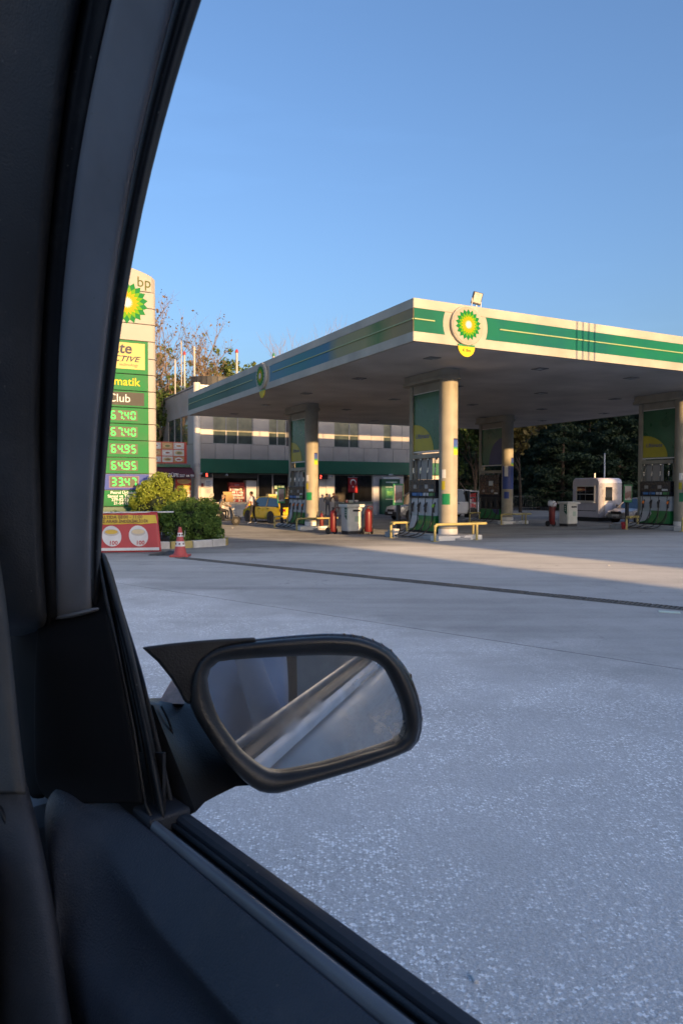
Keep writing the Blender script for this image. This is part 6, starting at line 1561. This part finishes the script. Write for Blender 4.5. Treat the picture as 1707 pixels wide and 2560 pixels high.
for x in (-.08, -.86):
    MB().loft([[(x + w_ * cos(t), y + .07 * sin(t) , EYE + z) for t in [2 * pi * k / 14 for k in range(14)]] for w_, y, z in ((.24, -.50, -.95), (.25, -.52, -.6), (.24, -.56, -.25), (.20, -.60, -.05), (.12, -.62, .02), (.12, -.63, .16), (.08, -.63, .2))]).build('seat_back', SEATM, own, smooth=True)
    MB().obox((x, -.22, EYE - .98), (.50, .56, .16)).build('seat_cushion', SEATM, own, bevel=.06)
# ---- wing mirror
MN = Vector((-.441, -.896, .05)).normalized()                     # local x,y,z; faces back towards us
MCn = W(765, 1785, .53)
def PM(u, v, off=0.0):
    d = ray(u, v); dl = Vector((d.dot(CR), d.dot(CF), d.z)); o = Vector((0, 0, EYE))
    t = ((MCn - o).dot(MN) + off) / dl.dot(MN)
    return o + dl * t
O_ = [(476, 1754), (478, 1715), (487, 1676), (503, 1648), (529, 1627), (565, 1614), (620, 1606), (700, 1598), (800, 1591), (860, 1592), (905, 1598), (960, 1622), (994, 1655), (1018, 1690), (1038, 1740), (1048, 1785), (1049, 1821), (1038, 1860), (1012, 1882), (922, 1916), (850, 1938), (776, 1960), (725, 1976), (689, 1984), (650, 1979), (622, 1962), (590, 1932), (545, 1880), (508, 1825), (485, 1785)]
G_ = [(519, 1715), (518, 1690), (527, 1666), (548, 1652), (600, 1647), (700, 1641), (800, 1637), (870, 1638), (912, 1643), (951, 1660), (970, 1685), (984, 1712), (1003, 1755), (1014, 1795), (1015, 1832), (1005, 1850), (985, 1862), (910, 1884), (825, 1909), (750, 1924), (700, 1930), (680, 1928), (658, 1918), (611, 1882), (575, 1838), (545, 1792), (528, 1750)]
def polar(pts, n=64, c=(765, 1785)):
    A = sorted([(atan2(y - c[1], x - c[0]), sqrt((x - c[0]) ** 2 + (y - c[1]) ** 2)) for x, y in pts])
    A = [(A[-1][0] - 2 * pi, A[-1][1])] + A + [(A[0][0] + 2 * pi, A[0][1])]
    # walk along the closed outline, smoothed
    P = [(c[0] + r_ * cos(a), c[1] + r_ * sin(a)) for a, r_ in A[1:-1]]
    V = [Vector((x, y, 0)) for x, y in P]; m_ = len(V); dense = []
    for i in range(m_):
        p0, p1, p2, p3 = V[i - 1], V[i], V[(i + 1) % m_], V[(i + 2) % m_]
        for k in range(10):
            t = k / 10; dense.append(.5 * (2 * p1 + (p2 - p0) * t + (2 * p0 - 5 * p1 + 4 * p2 - p3) * t * t + (3 * p1 - p0 - 3 * p2 + p3) * t ** 3))
    ang = sorted([(atan2(p.y - c[1], p.x - c[0]), sqrt((p.x - c[0]) ** 2 + (p.y - c[1]) ** 2)) for p in dense])
    out = []
    for k in range(n):
        a = -pi + 2 * pi * (k + .5) / n
        hi = next((j for j, x in enumerate(ang) if x[0] > a), 0); lo = hi - 1
        a0, r0 = ang[lo]; a1, r1 = ang[hi]
        if a1 <= a0: a1 += 2 * pi
        aa = a if a >= a0 else a + 2 * pi
        w_ = (aa - a0) / max(1e-6, a1 - a0); out.append((a, r0 + (r1 - r0) * w_))
    return out
po, pg = polar(O_), polar(G_)
def ringpx(fo, fg, off, sc=1.0, cx=0, cy=0):
    out = []
    for (a, ro), (_, rg_) in zip(po, pg):
        r_ = (ro * fo + rg_ * fg) * sc
        out.append(PM(765 + cx + r_ * cos(a), 1785 + cy + r_ * sin(a), off))
    return out
MHB = mat('mirror_bezel', (.016, .017, .019), .38, var=.25, vs=30, bump=.12, bs=420)
MHS = mat('mirror_shell', (.02, .02, .024), .25, var=.5, vs=40, coat=1.0, bump=.1, bs=90)
wm = thing('wing_mirror', None, None); wm.parent = own
MB().loft([ringpx(0, .985, -.016), ringpx(0, 1.0, -.010), ringpx(.10, .90, -.004), ringpx(.30, .70, .002), ringpx(.55, .45, .005), ringpx(.80, .20, .005), ringpx(.95, .05, .0), ringpx(1.0, 0, -.008), ringpx(1.0, 0, -.022, .995)], cap=False).build('bezel', MHB, wm, smooth=True)
MB().loft([ringpx(1, 0, -.014, .985), ringpx(1, 0, -.016, 1.012, 2, -3), ringpx(1, 0, -.03, 1.016, 2, -4), ringpx(1, 0, -.055, .99, 4, 0), ringpx(1, 0, -.085, .90, 0, 0), ringpx(1, 0, -.108, .72), ringpx(1, 0, -.12, .45), ringpx(1, 0, -.124, .1)]).build('mirror_shell', MHS, wm, smooth=True)
MIRR = bpy.data.materials.new('mirror_silver'); MIRR.use_nodes = True
n_, l_ = MIRR.node_tree.nodes, MIRR.node_tree.links; b_ = n_['Principled BSDF']
b_.inputs['Metallic'].default_value = 1.0; b_.inputs['Base Color'].default_value = (.80, .82, .83, 1)
tc = n_.new('ShaderNodeTexCoord'); nz = n_.new('ShaderNodeTexNoise'); nz.inputs['Scale'].default_value = 24; nz.inputs['Detail'].default_value = 8; l_.new(tc.outputs['Object'], nz.inputs[0])
mr = n_.new('ShaderNodeMapRange'); mr.inputs['From Min'].default_value = .5; mr.inputs['From Max'].default_value = .75; mr.inputs['To Min'].default_value = .02; mr.inputs['To Max'].default_value = .14; l_.new(nz.outputs['Fac'], mr.inputs['Value']); l_.new(mr.outputs[0], b_.inputs['Roughness'])
# dust film on the glass
df = n_.new('ShaderNodeBsdfDiffuse'); df.inputs['Color'].default_value = (.58, .53, .45, 1)
n2 = n_.new('ShaderNodeTexNoise'); n2.inputs['Scale'].default_value = 11; n2.inputs['Detail'].default_value = 9; n2.inputs['Roughness'].default_value = .7; n2.inputs['Distortion'].default_value = 1.2; l_.new(tc.outputs['Object'], n2.inputs[0])
sp_ = n_.new('ShaderNodeSeparateXYZ'); l_.new(tc.outputs['Object'], sp_.inputs[0])
edge_ = n_.new('ShaderNodeMapRange'); edge_.inputs['From Min'].default_value = MCn.x + .02; edge_.inputs['From Max'].default_value = MCn.x + .115; l_.new(sp_.outputs[0], edge_.inputs['Value'])
m2 = n_.new('ShaderNodeMapRange'); m2.inputs['From Min'].default_value = .42; m2.inputs['From Max'].default_value = .66; m2.inputs['To Min'].default_value = 0; m2.inputs['To Max'].default_value = .6; l_.new(n2.outputs['Fac'], m2.inputs['Value'])
mu = n_.new('ShaderNodeMath'); mu.operation = 'MULTIPLY_ADD'; l_.new(m2.outputs[0], mu.inputs[0]); l_.new(edge_.outputs[0], mu.inputs[1]); mu.inputs[2].default_value = .13
mx = n_.new('ShaderNodeMixShader'); l_.new(mu.outputs[0], mx.inputs[0]); l_.new(b_.outputs[0], mx.inputs[1]); l_.new(df.outputs[0], mx.inputs[2]); l_.new(mx.outputs[0], n_['Material Output'].inputs['Surface'])
gl = ringpx(0, .992, -.0135)
MB().add(gl + ringpx(0, .99, -.0155), [tuple(range(64))] + [(i, (i + 1) % 64, (i + 1) % 64 + 64, i + 64) for i in range(64)]).build('mirror_glass', MIRR, wm)
# pointed fin and foot of the mirror
q = MB(); fin = [(354, 1618), (420, 1609), (490, 1602), (545, 1598), (640, 1593), (640, 1606), (570, 1614), (530, 1632), (505, 1655), (492, 1690), (486, 1740), (478, 1762), (462, 1756), (447, 1727), (427, 1695), (395, 1655)]
q.add([PM(u, v, -.004) for u, v in fin] + [PM(u, v, -.045) for u, v in fin], [tuple(range(len(fin))), tuple(range(2 * len(fin) - 1, len(fin) - 1, -1))] + [(i, (i + 1) % len(fin), (i + 1) % len(fin) + len(fin), i + len(fin)) for i in range(len(fin))])
q.build('mirror_fin', MHB, wm, bevel=.004)
def slab(c0, c1, l0, back): # px segment from c0 to c1, at lateral l0, with depth back (forward)
    pts = [W(c0[0] + (c1[0] - c0[0]) * t, c0[1] + (c1[1] - c0[1]) * t, l0) for t in (0, .08, .3, .6, .9, 1)]
    f_ = [p + Vector((0, back * b__, 0)) for p, b__ in zip(reversed(pts), (.3, .8, 1, 1, .8, .3))]
    return pts + f_
MB().loft([slab((372, 1772), (470, 2040), .400, .10), slab((384, 1764), (490, 2030), .405, .10), slab((403, 1762), (512, 2006), .425, .10), slab((440, 1756), (545, 1988), .45, .09), slab((490, 1760), (590, 1966), .478, .07), slab((530, 1780), (640, 1962), .505, .05)]).build('mirror_foot', MHB, wm, smooth=50)
MB().tube(smooth_path([W(404, 1766, .418), W(425, 1810, .421), W(440, 1880, .424), W(449, 1932, .426), W(480, 1932, .438), W(525, 1927, .455)], 4), .0016, 6).build('foot_seam', BLACK, wm, smooth=True)
MB().loft([[W(396, 1758, .43), W(430, 1700, .46), W(455, 1740, .47), W(462, 1760, .455)], [W(396, 1758, .45), W(428, 1705, .48), W(452, 1742, .49), W(460, 1760, .475)]]).build('indicator', mat('indicator_amber', (.45, .25, .15), .15, var=.4, vs=60, coat=.8), wm, smooth=40)
# chipped clear-coat along the shell's top edge
CHIP = mat('chipped_edge', (.28, .20, .13), .35, metal=.6, var=.6, vs=80)
rng = random.Random(5); q = MB()
for k in range(26):
    a = -pi + 2 * pi * (random.Random(k).uniform(.30, .46) + (.06 if k % 3 == 0 else 0)) ; j = int((a + pi) / (2 * pi) * 64) % 64
    r_ = po[j][1] * rng.uniform(1.005, 1.022); c_ = (767 + r_ * cos(po[j][0]), 1782 + r_ * sin(po[j][0]))
    d_ = rng.uniform(3, 10); t_ = po[j][0] + pi / 2
    q.add([PM(c_[0] - d_ * cos(t_), c_[1] - d_ * sin(t_), -.012), PM(c_[0] + rng.uniform(-2, 2), c_[1] + rng.uniform(-3, 3), -.011), PM(c_[0] + d_ * cos(t_), c_[1] + d_ * sin(t_), -.012), PM(c_[0], c_[1] + 3, -.013)], [(0, 1, 2, 3)])
q.build('edge_chips', CHIP, wm)['kind'] = 'stuff'
# ---- the passenger holding the phone, seen only in the mirror
SHB = mat('shirt_pale_blue', (.40, .42, .52), .8, var=.12, vs=9, bump=1.0, bs=14)
person('seated passenger in pale blue shirt reflected in the wing mirror', (0, 0, 0), CROT,
       {'pelvis': (-.06, -.33, .99), 'spine': (-.05, -.36, 1.20), 'chest': (-.03, -.36, 1.42), 'neck': (-.03, -.33, 1.56), 'jaw': (-.03, -.30, 1.62), 'head': (-.03, -.31, 1.70), 'crown': (-.03, -.34, 1.77), 'nose': (-.03, -.19, 1.68),
        'shoR': (.14, -.33, 1.46), 'shoL': (-.20, -.33, 1.46), 'elbR': (.215, -.14, 1.24), 'wriR': (.175, -.05, 1.46), 'elbL': (-.29, -.16, 1.24), 'wriL': (-.20, .02, 1.18), 'hipR': (.05, -.30, .93), 'hipL': (-.16, -.30, .93), 'kneR': (.08, .16, .95), 'kneL': (-.20, .16, .95), 'ankR': (.08, .30, .60), 'ankL': (-.20, .30, .60), 'toeR': (.09, .44, .56), 'toeL': (-.21, .44, .56)},
       clothes(SHB, TROUK, BLACK, 'long'))
